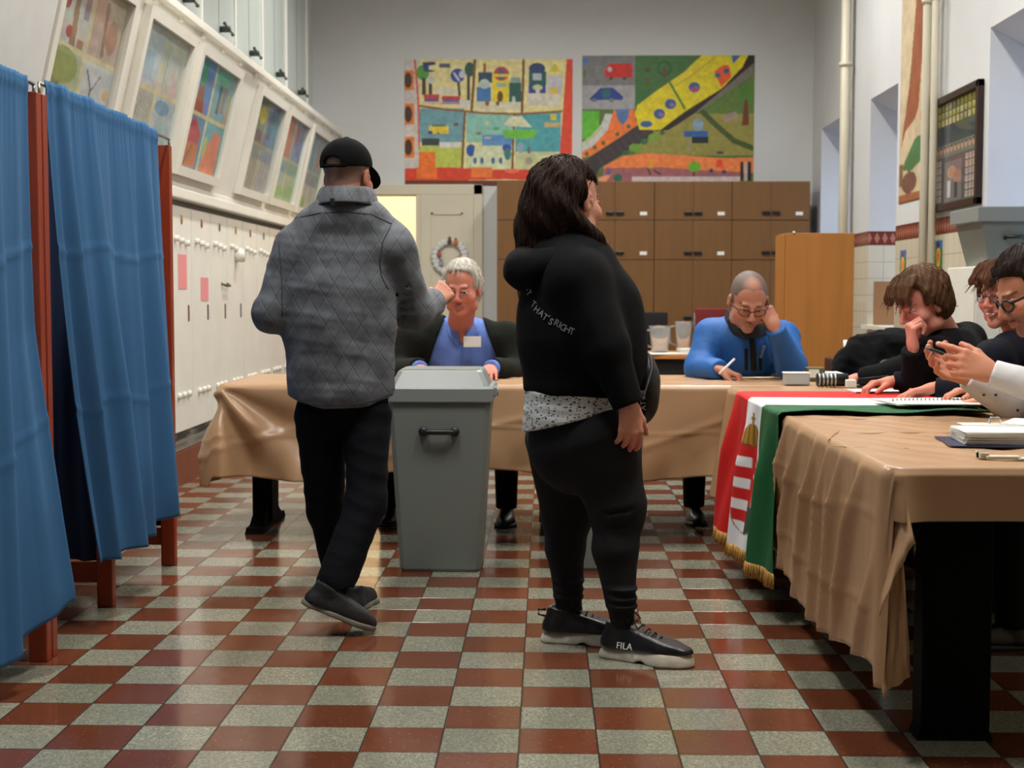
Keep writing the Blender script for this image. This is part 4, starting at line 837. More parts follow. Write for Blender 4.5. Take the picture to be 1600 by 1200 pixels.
q = MB(); r_ = random.Random(2)
for k in range(260):
    uu = k/259; i = min(int(uu*(nu-1)), nu-2); f_ = uu*(nu-1)-i; p = np.array([X[i, -1], Y[i, -1], Z[i, -1]])*(1-f_)+np.array([X[i+1, -1], Y[i+1, -1], Z[i+1, -1]])*f_
    q.tube([p+V3(0, 0, .004), p+V3(r_.uniform(-.008, .004), r_.uniform(-.006, .006), -.03), p+V3(r_.uniform(-.012, .006), r_.uniform(-.01, .01), -.052)], [.0022, .0026, .0018], 5)
q.build('gold_fringe', mat('gold_thread', (176, 132, 62), .45, metal=.3), t, True)
# ================================================================== BALLOT BINS
M_bin = mat('grey_plastic', (112, 118, 112), .42, bump=.03, bscale=120, var=.02)
M_binl = mat('light_grey_plastic', (128, 134, 131), .38)
def bin_(cx, cy, z, label, rz=0):
    t = empty('ballot_bin', (cx, cy, z), label, 'bin'); q = MB(); T = Matrix.Translation((cx, cy, z)) @ Matrix.Rotation(rz, 4, 'Z')
    def loop(w, d, h_, cham=.02): return [T @ Vector(p) for p in ((-w+cham, -d, h_), (w-cham, -d, h_), (w, -d+cham, h_), (w, d-cham, h_), (w-cham, d, h_), (-w+cham, d, h_), (-w, d-cham, h_), (-w, -d+cham, h_))]
    def stack(levels, nm, m, par=t):
        q = MB(); rings = [[q.bm.verts.new(p) for p in loop(*lv)] for lv in levels]
        for A, B in zip(rings, rings[1:]):
            for k in range(8): q.bm.faces.new((A[k], A[(k+1) % 8], B[(k+1) % 8], B[k]))
        q.bm.faces.new(rings[0]); q.bm.faces.new(rings[-1][::-1]); return q.build(nm, m, par)
    body = stack([(.165, .165, .0), (.17, .17, .012), (.172, .172, .014), (.212, .21, .722)], 'body', M_bin)
    stack([(.224, .222, .722), (.226, .224, .726), (.228, .226, .778), (.222, .22, .786)], 'rim', M_binl)
    stack([(.205, .2, .786), (.20, .19, .80), (.178, .158, .846), (.170, .150, .853)], 'lid', M_binl)
    q = MB(); q.box((-.16, -.14, .8525), (.16, .14, .855), .0, M=T); q.build('lid_slot_plate', M_bin, t)
    q = MB(); q.tube([T @ Vector((.228, -.16, .765)), T @ Vector((.245, -.16, .765))], .018, 10); q.box((.222, -.19, .745), (.24, -.13, .785), .004, M=T); q.build('latch', M_binl, t)
    q = MB(); q.tube([T @ Vector(p) for p in ((-.065, -.205, .60), (-.065, -.235, .60), (-.045, -.238, .60), (.045, -.238, .60), (.065, -.235, .60), (.065, -.205, .60))], .012, 10)
    q.tube([T @ Vector((-.065, -.2, .6)), T @ Vector((-.065, -.222, .6))], .02, 12); q.tube([T @ Vector((.065, -.2, .6)), T @ Vector((.065, -.222, .6))], .02, 12); q.build('handle', M_blk, t, True); return t
bin_(-.443, 6.10, 0, 'tall grey plastic ballot bin with black handle standing beside the man in grey')
bin_(.208, 6.14, 0, 'tall grey ballot bin almost hidden behind the legs of the woman in black')
t = empty('cabinet', (2.4, 7.85, 0), 'narrow white cabinet under the grey tub, behind the smiling woman', 'cabinet')
box('body', (2.262, 7.6, 0), (2.54, 8.1, 1.32), M_white, t, .006); box('door', (2.275, 7.592, .06), (2.40, 7.6, 1.30), M_white, t, .002); box('door', (2.405, 7.592, .06), (2.53, 7.6, 1.30), M_white, t, .002); box('dark_strip', (2.28, 7.588, 1.262), (2.36, 7.592, 1.27), M_dk, t)
t = empty('tub', (2.5, 7.85, 1.32), 'grey tapered plastic tub with black handle on the white cabinet at the right', 'tub')
q = MB(); q.hexa([(2.36, 7.66, 1.321), (2.545, 7.66, 1.321), (2.545, 8.06, 1.321), (2.36, 8.06, 1.321), (2.30, 7.6, 1.555), (2.545, 7.6, 1.555), (2.545, 8.08, 1.555), (2.30, 8.08, 1.555)]); q.build('body', M_bin, t)
box('rim', (2.27, 7.58, 1.555), (2.547, 8.1, 1.635), M_binl, t, .006); q = MB(); q.tube([(2.43, 7.625, 1.47), (2.43, 7.59, 1.475), (2.53, 7.59, 1.475), (2.53, 7.625, 1.47)], .011, 8); q.build('handle', M_blk, t, True)
# ================================================================== LIGHT
LMP = []
for i, (lx, ly) in enumerate([(x, y) for y in (4.0, 7.4, 10.8) for x in (-.9, 1.2)]):
    t = empty('ceiling_light', (lx, ly, ZC-.12), 'ceiling light', 'lamp', 'twin tube ceiling lights, above the frame'); t['label'] = 'white fluorescent ceiling light above the frame'
    box('housing', (lx-.15, ly-.6, ZC-.10), (lx+.15, ly+.6, ZC-.001), M_white, t)
    box('diffuser', (lx-.13, ly-.58, ZC-.125), (lx+.13, ly+.58, ZC-.10), mat('lamp_diffuser', (255, 250, 240), .5, emit=6.), t)
    LMP.append((lx, ly))
def area(name, loc, rot, sx_, sy_, power, col):
    l = bpy.data.lights.new(name, 'AREA'); l.shape = 'RECTANGLE'; l.size = sx_; l.size_y = sy_; l.energy = power; l.color = col; o = bpy.data.objects.new(name, l); COL.objects.link(o); o.location = loc; o.rotation_euler = rot; return o
for (lx, ly) in LMP:
    l = area('tube_light', (lx, ly, ZC-.13), (0, 0, 0), .26, 1.16, 70, (1, .975, .93)); l.data.spread = math.radians(152)
hl = bpy.data.lights.new('hallway_lamp', 'POINT'); hl.energy = 100; hl.color = (1, .84, .6); hl.shadow_soft_size = .25; o = bpy.data.objects.new('hallway_lamp', hl); COL.objects.link(o); o.location = (-1.5, 15.6, 2.9)
for a, c2 in NI:
    l = area('window_portal', (3.09, (a+c2)/2, 1.8), (0, math.pi/2, 0), 1.8, c2-a, 10, (1, 1, 1)); l.data.cycles.is_portal = True
w_ = bpy.data.worlds.new('World'); bpy.context.scene.world = w_; w_.use_nodes = True; w_.node_tree.nodes['Background'].inputs[0].default_value = (.42, .58, 1, 1); w_.node_tree.nodes['Background'].inputs[1].default_value = 2.3
# ================================================================== CAMERA
cam = bpy.data.cameras.new('Camera'); co = bpy.data.objects.new('Camera', cam); COL.objects.link(co); cam.sensor_width = 36; cam.lens = FPX/1600*36
Mx = Matrix(((CR[0], CU[0], -CW[0], 0), (CR[1], CU[1], -CW[1], 0), (CR[2], CU[2], -CW[2], CH), (0, 0, 0, 1))); co.matrix_world = Mx; bpy.context.scene.camera = co
cam.dof.use_dof = True; cam.dof.focus_distance = 4.8; cam.dof.aperture_fstop = 4.5
sc = bpy.context.scene; sc.view_settings.view_transform = 'Standard'; sc.view_settings.look = 'None'; sc.view_settings.exposure = 0; sc.view_settings.gamma = 1
# ================================================================== PEOPLE
def skinmat(name, rough=.55): return mat(name, rough=rough, vcol=True, bump=.05, bscale=180, spec=.35)
M_skin = skinmat('skin')
def wrinkles(s, amp, fr=22, seed=0, st=(1, 1, 1)):
    r = np.random.RandomState(seed); K = [(nrm(r.randn(3))*fr*(.6+r.rand())*np.array(st), r.rand()*6) for _ in range(6)]
    def f(X, Y, Z):
        a = 0
        wx = .35*np.sin(X*9+Z*7+seed); 
        for k, ph in K: a = a+np.abs(np.sin(k[0]*X+k[1]*Y+k[2]*Z+ph+wx*3))
        return (amp*(a/6-.6)).astype(np.float32)
    return s.field(f)
def head(c, F, U=(0, 0, 1), s=1.0, skin=(196, 140, 112), lips=(160, 84, 76), brow=(70, 50, 40), iris=(60, 50, 40), smile=0, beard=None, eyes=True, buzz=None, h=.003, neck=None, nr=.055, fat=1.0, lid=.5):
    F = nrm(F); U = np.array(U, float); R = nrm(np.cross(F, U)); U = np.cross(R, F); M = np.array([R, F, U]); c = np.array(c, float)
    def w(x, y, z): return c+s*(x*R+y*F+z*U)
    ext = .19*s; lo = c-ext; hi = c+ext
    if neck is not None: lo = np.minimum(lo, np.array(neck)-.06); hi = np.maximum(hi, np.array(neck)+.06)
    S = SDF(lo, hi, h); sc = lambda *v: [q*s for q in v]
    S.ell(w(0, -.012, .04), sc(.077, .097, .085), M, k=.01)
    S.ell(w(0, .022, -.035), sc(.06*fat, .066, .078), M, k=.03*s); S.ell(w(0, .07, -.1), sc(.022*fat, .018, .018), M, k=.03*s)
    for q in (-1, 1):
        S.ell(w(q*.045*fat, .055, -.028), sc(.022, .024, .022), M, k=.025*s); S.ell(w(q*.052*fat, .01, -.08), sc(.016, .03, .02), M, k=.03*s)
        S.cap(w(q*.036, .082, .026), w(q*.014, .086, .024), .0075*s, k=.016*s); S.ell(w(q*.032, .098, .004), sc(.019, .02, .014), M, k=.012*s, sub=True)
        S.ell(w(q*.031, .074, .004), sc(.0135, .0135, .0125), M, k=.002)
        S.cap(w(q*.044, .082, .010), w(q*.02, .0885, .0115), .0042*s, k=.005*s); S.cap(w(q*.044, .078, -.007), w(q*.02, .084, -.009), .004*s, k=.008*s)
        S.ell(w(q*.012, .1, -.034), sc(.0085, .011, .008), M, k=.006*s)
        E_ = np.array([nrm(R+q*.0*F), nrm(F-.2*U), nrm(U+.2*F)])
        S.ell(w(q*.079, -.006, -.004), sc(.010, .019, .032), E_, k=.008*s); S.ell(w(q*.088, -.001, .0), sc(.006, .011, .02), E_, k=.004*s, sub=True); S.cap(w(q*.084, .004, .002), w(q*.084, .008, -.012), .0045*s, k=.004)
    S.cap(w(0, .088, .016), w(0, .113, -.027), .0075*s, .0105*s, k=.012*s)
    sm = .006*smile
    for (a, b, r) in (((-.026, .084, -.061+sm), (0, .097, -.059), .0055), ((.026, .084, -.061+sm), (0, .097, -.059), .0055), ((-.022, .084, -.066+sm), (0, .094, -.071), .006), ((.022, .084, -.066+sm), (0, .094, -.071), .006)): S.cap(w(*a), w(*b), r*s*.7, r*s, k=.005*s)
    if smile: S.cap(w(-.02, .094, -.064+sm*.6), w(.02, .094, -.064+sm*.6), .003*s, k=.002, sub=True); S.cap(w(0, .1, -.065), w(0, .1, -.065), .004*s, k=.002, sub=True)
    if neck is not None: S.cap(w(0, -.035, -.05), neck, nr*s, nr*1.1, k=.03)
    V, Fc = S.nets(1)
    L = (V-c)@M.T/s; x, y, z = L.T; ax = np.abs(x)
    C = np.tile(np.array(skin, float), (len(V), 1)); n = snoise((64, 64), 8, 3)[(np.abs(z*170).astype(int)) % 64, (np.abs(x*170+y*90).astype(int)) % 64]
    C *= (.96+.08*n)[:, None]
    def mixto(m, col, a=1.0): m = np.clip(m, 0, 1)[:, None]*a; C[:] = C*(1-m)+np.array(col)*m
    mixto(np.exp(-((ax-.045)/.02)**2-((z+.03)/.02)**2)*(y > .03), (206, 110, 90), .45); mixto(np.exp(-(x/.014)**2-((z+.03)/.014)**2)*(y > .09), (204, 104, 86), .5)
    if beard: mixto(np.clip((-.028-z)/.02, 0, 1)*np.clip((y+.02)/.03, 0, 1)*(z > -.125), beard, .55)
    mixto((ax < .027)*(np.abs(z+.0655-sm*(ax/.026)) < .0095)*(y > .08)*1.0, lips, .5)
    if smile: mixto((ax < .018)*(np.abs(z+.064-sm*.6) < .0035)*(y > .085)*1.0, (235, 228, 215), 1)
    mixto((np.abs(z-.027+.06*(ax-.03)**2*10) < .0042)*(ax > .012)*(ax < .052)*(y > .06), brow, .5)
    for q in (-1, 1):
        dx, dz = x-q*.031, z-.002
        open_ = (y > .066)*((dx/.0145)**2+(dz/(.0035+.005*lid))**2 < 1); mixto(open_*1.0, (222, 214, 206)); mixto(open_*((dx**2+dz**2) < .0062**2)*1.0, iris); mixto(open_*((dx**2+dz**2) < .003**2)*1.0, (10, 10, 10)); mixto((y > .066)*(np.abs((dx/.0155)**2+(dz/(.0045+.005*lid))**2-1) < .25)*1.0, (96, 60, 50), .7)
    if buzz: mixto(buzz[1](x, y, z), buzz[0], buzz[2])
    return (V, Fc, C), M
def hand(wr, f, n, t, curls, thumb=(.5, .3, .35), s=1.0, skin=(200, 140, 112), h=.0026, spread=.06, fore=None):
    """wr wrist centre; f towards knuckles; n palm side; t thumb side"""
    f = nrm(f); n = nrm(np.array(n)-np.dot(n, f)*f); tt = np.cross(f, n); t = tt*(1 if np.dot(tt, t) > 0 else -1); wr = np.array(wr, float)
    lo = wr-.2*s; hi = wr+.2*s; S = SDF(lo, hi, h)
    if fore is not None: S.cap(fore, wr, .031*s, .026*s, k=.01, thin=n, q=.8)
    S.cap(wr-f*.015, wr+f*.02*s, .026*s, .028*s, k=.012, thin=n, q=.72); nails = []
    ks = [(.031, .088, .0125), (.0105, .092, .0125), (-.0105, .088, .012), (-.0305, .08, .011)]; ln = [(.042, .025, .021), (.046, .029, .022), (.042, .027, .022), (.033, .02, .019)]
    for i, ((a, b, r), L3) in enumerate(zip(ks, ln)):
        kn = wr+f*b*s+t*a*s; S.cap(wr+f*.012*s+t*a*.55*s, kn, .0155*s, r*s, k=.014, thin=n, q=.9)
        d = rotv(f, n, 0); d = nrm(f+t*(spread*(1.5-i))); ax = np.cross(d, n); p = kn; rr = r*.86
        for j, Lx in enumerate(L3):
            d = rotv(d, ax, curls[i][j]); q = p+d*Lx*s; S.cap(p, q, rr*s, rr*.9*s, k=.003 if j else .007); rr *= .9; p = q
        pn = np.cross(ax, d); nails.append((p-pn*rr*.75*s if np.dot(pn, n) > 0 else p+pn*rr*.75*s))
    b0 = wr+f*.022*s+t*.022*s+n*.006*s; d = nrm(f*thumb[0]+t*(1-thumb[0]*.6)+n*thumb[1]); m1 = b0+d*.042*s
    S.cap(b0, m1, .0165*s, .0135*s, k=.014); d2 = nrm(d*(1-thumb[2])+f*thumb[2]+n*thumb[2]*.4); m2 = m1+d2*.031*s; S.cap(m1, m2, .0118*s, .0105*s, k=.006); d3 = nrm(d2+n*thumb[2]*.6+f*.1); S.cap(m2, m2+d3*.022*s, .0105*s, .0088*s, k=.003)
    V, Fc = S.nets(1); C = np.tile(np.array(skin, float), (len(V), 1)); L = V-wr; fl = L@f; C *= (1-.10*np.clip((fl-.08)/.05, 0, 1)*np.array([0, .5, .6])[None].T[0][0]) if False else 1
    red = np.clip((fl-.07*s)/.05, 0, 1)[:, None]*.35; C = C*(1-red)+np.array((206, 116, 92))*red
    for q in nails: m = (np.linalg.norm(V-q, axis=1) < .0062*s)[:, None]; C = np.where(m, (224, 170, 150), C)
    return (V, Fc, C)
def bodymesh(name, parts, m, parent):
    V, F = join([(p[0], p[1]) for p in parts]); C = np.concatenate([p[2] for p in parts])/255.
    C = np.where(C <= .04045, C/12.92, ((C+.055)/1.055)**2.4); me = mk_mesh(name, V, F); set_col(me, C); return link(name, me, m, parent, True)
def skinpart(S, skin, sm=1): V, F = S.nets(sm); return (V, F, np.tile(np.array(skin, float), (len(V), 1)))
def shoe(heel, toe, up=(0, 0, 1), W=.1, Lx=None, mu=None, ms=None, parent=None, sneaker=False, roll=0, h=.004, label=None, laces=True, name='shoe'):
    heel, toe = np.array(heel, float), np.array(toe, float); f = nrm(toe-heel); L = np.linalg.norm(toe-heel); r = nrm(np.cross(f, up)); u = np.cross(r, f); M = np.array([r, f, u])
    def w(x, y, z): return heel+x*r+y*f*L/.28+z*u
    lo = np.minimum(heel, toe)-.16; hi = np.maximum(heel, toe)+.16; sz = .042 if sneaker else .02
    hw = W/2
    So = SDF(lo, hi, h); X = 1.12 if sneaker else 1.05
    for (a, b, ra, rb) in (((0, .035, 0), (0, .12, 0), hw*.78, hw*.78), ((0, .12, 0), (0, .2, 0), hw*.8, hw*X), ((0, .2, 0), (0, .235, 0), hw*X, hw*.85)): So.cap(w(*a), w(*b), ra, rb, k=.03)
    So.plane(w(0, 0, sz), u, k=.006); So.plane(w(0, 0, 0), -u, k=.004)
    if sneaker: So.cap(w(-.2, .135, -.012), w(.2, .135, -.012), .02, k=.01, sub=True)
    o_s = None
    Up = SDF(lo, hi, h)
    Up.cap(w(0, .04, sz+.005), w(0, .2, sz), hw*.74, hw*.92, k=.02, thin=u, q=1.0); Up.cap(w(0, .19, sz), w(0, .24, sz-.002), hw*.9, hw*.66, k=.02, thin=u, q=.85)
    Up.cap(w(0, .045, sz+.01), w(0, .05, sz+.065), hw*.72, hw*.66, k=.02); Up.cap(w(0, .08, sz+.06), w(0, .17, sz+.025), hw*.55, hw*.6, k=.03)
    Up.plane(w(0, 0, sz-.002), -u); Up.plane(w(0, .02, sz+.085), nrm(u+.25*f), k=.006)
    Up.ell(w(0, .055, sz+.095), (hw*.52, hw*.95, .03), M, sub=True, k=.008)
    o = vol(name, Up, mu, parent); vol('sole', So, ms, o)
    if label: o['label'] = label
    if laces:
        q = MB()
        for k in range(5):
            y = .105+.018*k; z = sz+.078-.011*k+(.004 if sneaker else 0); q.tube([w(-.024, y, z-.006), w(0, y+.004, z+.004), w(.024, y, z-.006)], .0028, 6)
        q.tube([w(0, .1, sz+.08), w(.03, .085, sz+.115), w(.045, .1, sz+.09), w(.0, .102, sz+.08), w(-.03, .085, sz+.11), w(-.04, .105, sz+.085), w(0, .1, sz+.08)], .0024, 6); q.tube([w(0, .1, sz+.08), w(.05, .13, sz+.07)], .0022, 6); q.build('laces', M_blackc, o)
    return o, w
def strands(S, pts, r0, r1, k=.006):
    n = len(pts)-1
    for i in range(n): S.cap(pts[i], pts[i+1], r0+(r1-r0)*i/n, r0+(r1-r0)*(i+1)/n, k=k)
def cut(S, p, d, r=.1, L=.16):
    d = nrm(d); S.bx(np.array(p)+d*L/2, (r, L/2, r), frame(d, (0, 0, 1) if abs(d[2]) < .9 else (1, 0, 0)), rnd=.001, sub=True)
def hairmat(name, c, rough=.42): 
    m = mat(name, c, .6, var=.3, vscale=90, stretch=(1, 1, .12), bump=.6, bscale=150, spec=.18); return m
def glasses(c, M, s, parent, m, rx=.026, rz=.018, r=.0022, full=True, temple=True, y=.102):
    R, F, U = M
    def w(x, y_, z): return c+s*(x*R+y_*F+z*U)
    q = MB()
    for g in (-1, 1):
        pts = [w(g*.032+rx*math.cos(a), y-.012*abs(math.cos(a))*(1 if g*math.cos(a) > 0 else .0), -.002+rz*math.sin(a)) for a in np.linspace(0, 2*math.pi, 25)]; q.tube(pts, r, 6, False)
        if temple: q.tube([w(g*.058, y-.014, .006), w(g*.078, .05, .008), w(g*.082, .0, .010), w(g*.082, -.02, -.004)], r*1.1, 6)
    q.tube([w(-.008, y, .002), w(0, y+.002, .006), w(.008, y, .002)], r, 6); o = q.build('glasses', m, parent, True)
    return o
def tee(P): return np.array(P, float)
from mathutils.bvhtree import BVHTree
def bvh(o): return BVHTree.FromPolygons([v.co[:] for v in o.data.vertices], [p_.vertices[:] for p_ in o.data.polygons])
def onsurf(bv_, px, py, off=.003):
    d = ray(px, py); h_ = bv_.ray_cast(Vector(CC.tolist()), Vector(d.tolist()).normalized()); return None if h_[0] is None else np.array(h_[0])-nrm(d)*off
def patch(bv_, pts, name, m, parent, off=.002, th=.003, rings=5, sub=6):
    c = np.mean(pts, 0); per = []
    for a, b in zip(pts, pts[1:]+pts[:1]):
        for k in range(sub): per.append(np.array(a)*(1-k/sub)+np.array(b)*k/sub)
    p0 = onsurf(bv_, c[0], c[1], off)
    if p0 is None: return None
    dep = p0[1]; V = [p0]; n = len(per)
    for r in range(1, rings+1):
        for p in per:
            q = np.array(c)+(p-c)*r/rings; h_ = onsurf(bv_, q[0], q[1], off)
            if h_ is None or abs(h_[1]-dep) > .12: h_ = at(q[0], q[1], dep)
            V.append(h_)
    bm = bmesh.new(); vs = [bm.verts.new([float(x) for x in v]) for v in V]
    for k in range(n): bm.faces.new((vs[0], vs[1+k], vs[1+(k+1) % n]))
    for r in range(rings-1):
        for k in range(n): a = 1+r*n; bm.faces.new((vs[a+k], vs[a+n+k], vs[a+n+(k+1) % n], vs[a+(k+1) % n]))
    bmesh.ops.recalc_face_normals(bm, faces=bm.faces); me = bpy.data.meshes.new(name); bm.to_mesh(me); bm.free(); o = link(name, me, m, parent, True); solidify(o, th, 0); return o
# ---------------------------------------------------------------- man in grey jacket
Yb_ = 5.05
t = empty('person', (-.72, 5.05, 0), 'person in a grey quilted jacket and black cap seen from behind, handing over a slip', 'person')
SK = (190, 122, 94)
hc = at(543, 277, 5.04)+V3(0, 0, 0); hF = nrm((.36, .92, -.06)); nb = at(542, 330, 5.03)
gray_hair = ((92, 84, 78), lambda x, y, z: ((z > -.02-.3*np.clip(-y-.02, 0, .1)) & (y < .02) & (np.hypot(x*1.0, 0) < .2) & ~((np.abs(x) > .074) & (np.abs(z+.004) < .036)))*1.0, .62)
hd, hM = head(hc, hF, s=.99, skin=SK, buzz=gray_hair, neck=nb-V3(0, 0, .06), nr=.06, fat=1.05)
sL, sR = at(462, 392, 5.06), at(612, 388, 5.06); eL, eR = at(424, 492, 5.02), at(644, 484, 5.16); wL, wR = at(455, 470, 5.36), at(678, 472, 5.30)
hipL, hipR = at(500, 650, 5.06), at(574, 650, 5.05); kL, kR = at(509, 795, 5.12), at(572, 785, 4.98); aL, aR = at(532, 905, 5.2), at(527, 905, 4.86)
pel = (hipL+hipR)/2+V3(0, 0, .14); ch = (sL+sR)/2-V3(0, 0, .05)
S = SDF(at(380, 420, 5.3)*[1, 0, 0]+V3(0, 4.7, .04), V3(-.2, 5.6, 1.5), .008)
S.cap(pel, ch, .11, .14, k=.02, thin=(0, 1, 0), q=.6)
for a, b, ra, rb in ((sL, eL, .045, .038), (eL, wL, .036, .026), (sR, eR, .045, .038), (eR, wR, .036, .026), (hipL, kL, .07, .05), (kL, aL, .045, .035), (hipR, kR, .07, .05), (kR, aR, .045, .035), (sL, sR, .05, .05)): S.cap(a, b, ra, rb, k=.02)
hdv = nrm(wR-eR)
hn = hand(wR+hdv*.0, V3(.45, .62, .5), (-.3, .75, -.5), (-.3, -.2, .9), [(1.2, 1.5, .9), (1.3, 1.6, .9), (1.35, 1.6, .9), (1.35, 1.5, .9)], (.7, .6, .6), s=.98, skin=(196, 132, 106))
hl_ = hand(wL+nrm(wL-eL)*.01, nrm(wL-eL), (.2, 0, -1), (1, 0, 0), [(.5, .5, .3)]*4, skin=(196, 132, 106), h=.004)
bodymesh('body', [hd, skinpart(S, SK), hn, hl_], M_skin, t)
# jacket
m, nt, b, L = nodes('grey_quilted_cotton'); b.inputs['Roughness'].default_value = .85; b.inputs['Sheen Weight'].default_value = .08
tc = nt.nodes.new('ShaderNodeTexCoord'); sx = nt.nodes.new('ShaderNodeSeparateXYZ'); L.new(tc.outputs['Object'], sx.inputs[0])
nz = noise(nt, tc.outputs['Object'], 9, 3); zz = mth(nt, 'ADD', sx.outputs[2], mth(nt, 'MULTIPLY', nz, .012))
def qline(k, off):
    f_ = mth(nt, 'FRACT', mth(nt, 'ADD', mth(nt, 'DIVIDE', mth(nt, 'ADD', zz, mth(nt, 'MULTIPLY', sx.outputs[0], k)), .098), off)); return ramp(nt, mth(nt, 'ABSOLUTE', mth(nt, 'SUBTRACT', f_, .5)), 0, .045, 0, 1)
hq = mth(nt, 'MULTIPLY', mth(nt, 'POWER', qline(1.62, 40.2), .5), mth(nt, 'POWER', qline(-1.62, 40.0), .5))
bp = nt.nodes.new('ShaderNodeBump'); bp.inputs['Strength'].default_value = .5; bp.inputs['Distance'].default_value = .006
hsum = mth(nt, 'ADD', hq, mth(nt, 'MULTIPLY', noise(nt, tc.outputs['Object'], 16, 6), 1.5)); hsum = mth(nt, 'ADD', hsum, mth(nt, 'MULTIPLY', noise(nt, tc.outputs['Object'], 500, 2), .15)); L.new(hsum, bp.inputs['Height']); L.new(bp.outputs[0], b.inputs['Normal'])
L.new(mixc(nt, ramp(nt, noise(nt, tc.outputs['Object'], 14, 5), .35, .7), (84, 87, 92), (114, 118, 124)), b.inputs['Base Color']); M_jk = m
S = SDF(V3(-1.2, 4.72, .70), V3(-.2, 5.55, 1.56), .0055)
cen = lambda px, py, Y=5.05: at(px, py, Y)
S.cap(cen(533, 600), cen(528, 470), .192, .197, k=.03, thin=(0, 1, 0), q=.66); S.cap(cen(528, 500), cen(531, 410), .197, .19, k=.04, thin=(0, 1, 0), q=.62)
S.cap(cen(465, 388), cen(608, 384), .075, .078, k=.06, thin=(0, 1, 0), q=.95); S.cap(cen(500, 355), cen(575, 352), .065, .065, k=.07); S.cap(cen(510, 352), cen(570, 350), .08, .08, k=.05); S.cap(cen(522, 336, 5.015), cen(558, 336, 5.015), .076, .076, k=.04)
S.cap(sL, eL, .082, .064, k=.03); S.cap(eL, wL, .064, .052, k=.03); S.cap(sR, eR, .086, .072, k=.03); S.cap(eR, wR, .072, .053, k=.03)
S.cap(sR+V3(-.045, 0, -.1), sR+V3(.0, 0, -.16), .02, .02, k=.02, sub=True)
for a, b_2, am in ((.62, .012, .006), (.5, -.02, .005)): pass
S.clip(lambda X, Y, Z: (.768+.05*(np.clip(np.abs(X+.725)/.2, 0, 1.3))**2-Z))
wrinkles(S, .013, 20, 3, (1, .6, 1.2)); wrinkles(S, .004, 50, 5, (.5, .5, 1.5))
# creases running from the right armpit and elbow
cut(S, wR+hdv*.006, hdv, .09); cut(S, wL+nrm(wL-eL)*.01, wL-eL, .09)
for q in range(5):
    p = eR+(sR-eR)*(.1*q-.1); S.cap(p+V3(-.09, -.06, .03), p+V3(.02, -.09, -.02+.01*q), .004, k=.012, sub=True)
    p = wR-hdv*(.02+.03*q); S.cap(p+V3(-.03, -.07, .05), p+V3(.03, -.05, -.05), .004, k=.01, sub=True)
jk = vol('jacket', S, M_jk, t, 1); M_seam = mat('dark_grey_seam', (62, 65, 70), .9); bj = bvh(jk)
def strip(bv_, pts, r, nm, m, par, off=.001):
    pts = [np.array(a)*(1-k/4)+np.array(b)*k/4 for a, b in zip(pts, pts[1:]) for k in range(4)]+[np.array(pts[-1])]
    P_ = [onsurf(bv_, x, y, off) for x, y in pts]; P_ = [p for p in P_ if p is not None]
    if len(P_) < 2: return None
    q = MB(); q.tube(P_, r, 8); return q.build(nm, m, par, True)
strip(bj, [(436, 357), (462, 341), (500, 333), (540, 331), (580, 335), (612, 350)], .0026, 'yoke_seam', M_seam, jk, -.0012); strip(bj, [(611, 352), (598, 378), (593, 410), (596, 432), (606, 452)], .003, 'armhole_seam', M_seam, jk, -.0012); strip(bj, [(434, 362), (438, 400), (441, 450), (441, 495)], .003, 'armhole_seam', M_seam, jk, -.0012)
strip(bj, [(451, 622), (480, 631), (520, 634), (560, 631), (590, 624), (612, 614)], .0024, 'hem_seam', M_seam, jk, -.001)
S = SDF(nb-.17, nb+.17, .004)
for z_, rr in ((.016, .103), (.028, .100), (.040, .096), (.052, .091), (.062, .085)):
    for k in range(20):
        a, b2 = 2*math.pi*k/20, 2*math.pi*(k+1)/20; S.cap(nb+V3(rr*math.cos(a), rr*.95*math.sin(a), z_+.012-.02*max(0, math.sin(a))), nb+V3(rr*math.cos(b2), rr*.95*math.sin(b2), z_+.012-.02*max(0, math.sin(b2))), .0085, k=.006)
vol('collar', S, M_jk, jk)
q = MB(); q.tube([nb+V3(.110*math.cos(a), .106*math.sin(a), .010-.016*math.sin(a)) for a in np.linspace(math.pi*1.02, math.pi*1.98, 16)], .005, 8); q.build('collar_band', M_blackc, jk, True)
hp = at(519, 316, 4.912); box('hanging_loop', hp+V3(-.008, -.004, -.016), hp+V3(.008, .004, .014), M_blackc, jk, .003)
# trousers
M_jean = mat('dark_navy_denim', (7, 9, 15), .9, bump=.25, bscale=45, var=.25, vscale=9, spec=.2)
S = SDF(V3(-1.0, 4.6, .03), V3(-.4, 5.45, .95), .006)
S.cap(hipL+V3(.01, 0, .09), hipR+V3(-.01, 0, .09), .09, .09, k=.05); S.cap((hipL+hipR)/2+V3(0, 0, .1), (hipL+hipR)/2+V3(0, 0, .0), .11, .07, k=.04); S.cap(hipL, kL, .093, .068, k=.02); S.cap(kL, aL+V3(0, 0, .0), .066, .06, k=.03); S.cap(hipR, kR, .088, .07, k=.02); S.cap(kR, aR+V3(-.005, 0, -.01), .07, .068, k=.03)
wrinkles(S, .012, 24, 9, (.6, .6, 1.5)); cut(S, aL-V3(0, 0, .06), (0, 0, -1), .12, .1); cut(S, aR+V3(.02, 0, -.03), (.25, 0, -1), .12, .1)
vol('trousers', S, M_jean, t)
M_shoe = mat('black_suede', (24, 24, 26), .7, bump=.2, bscale=60); M_solef = mat('worn_grey_rubber', (112, 104, 92), .7, var=.15, vscale=20)
shoe(V3(-.835, 4.80, .115), V3(-.585, 4.86, .004), (.35, .0, 1), .098, None, M_shoe, M_solef, t, laces=False, h=.0035)
shoe(V3(-.715, 5.14, .0), V3(-.675, 5.41, .0), (0, 0, 1), .10, None, M_shoe, M_solef, t, laces=False)
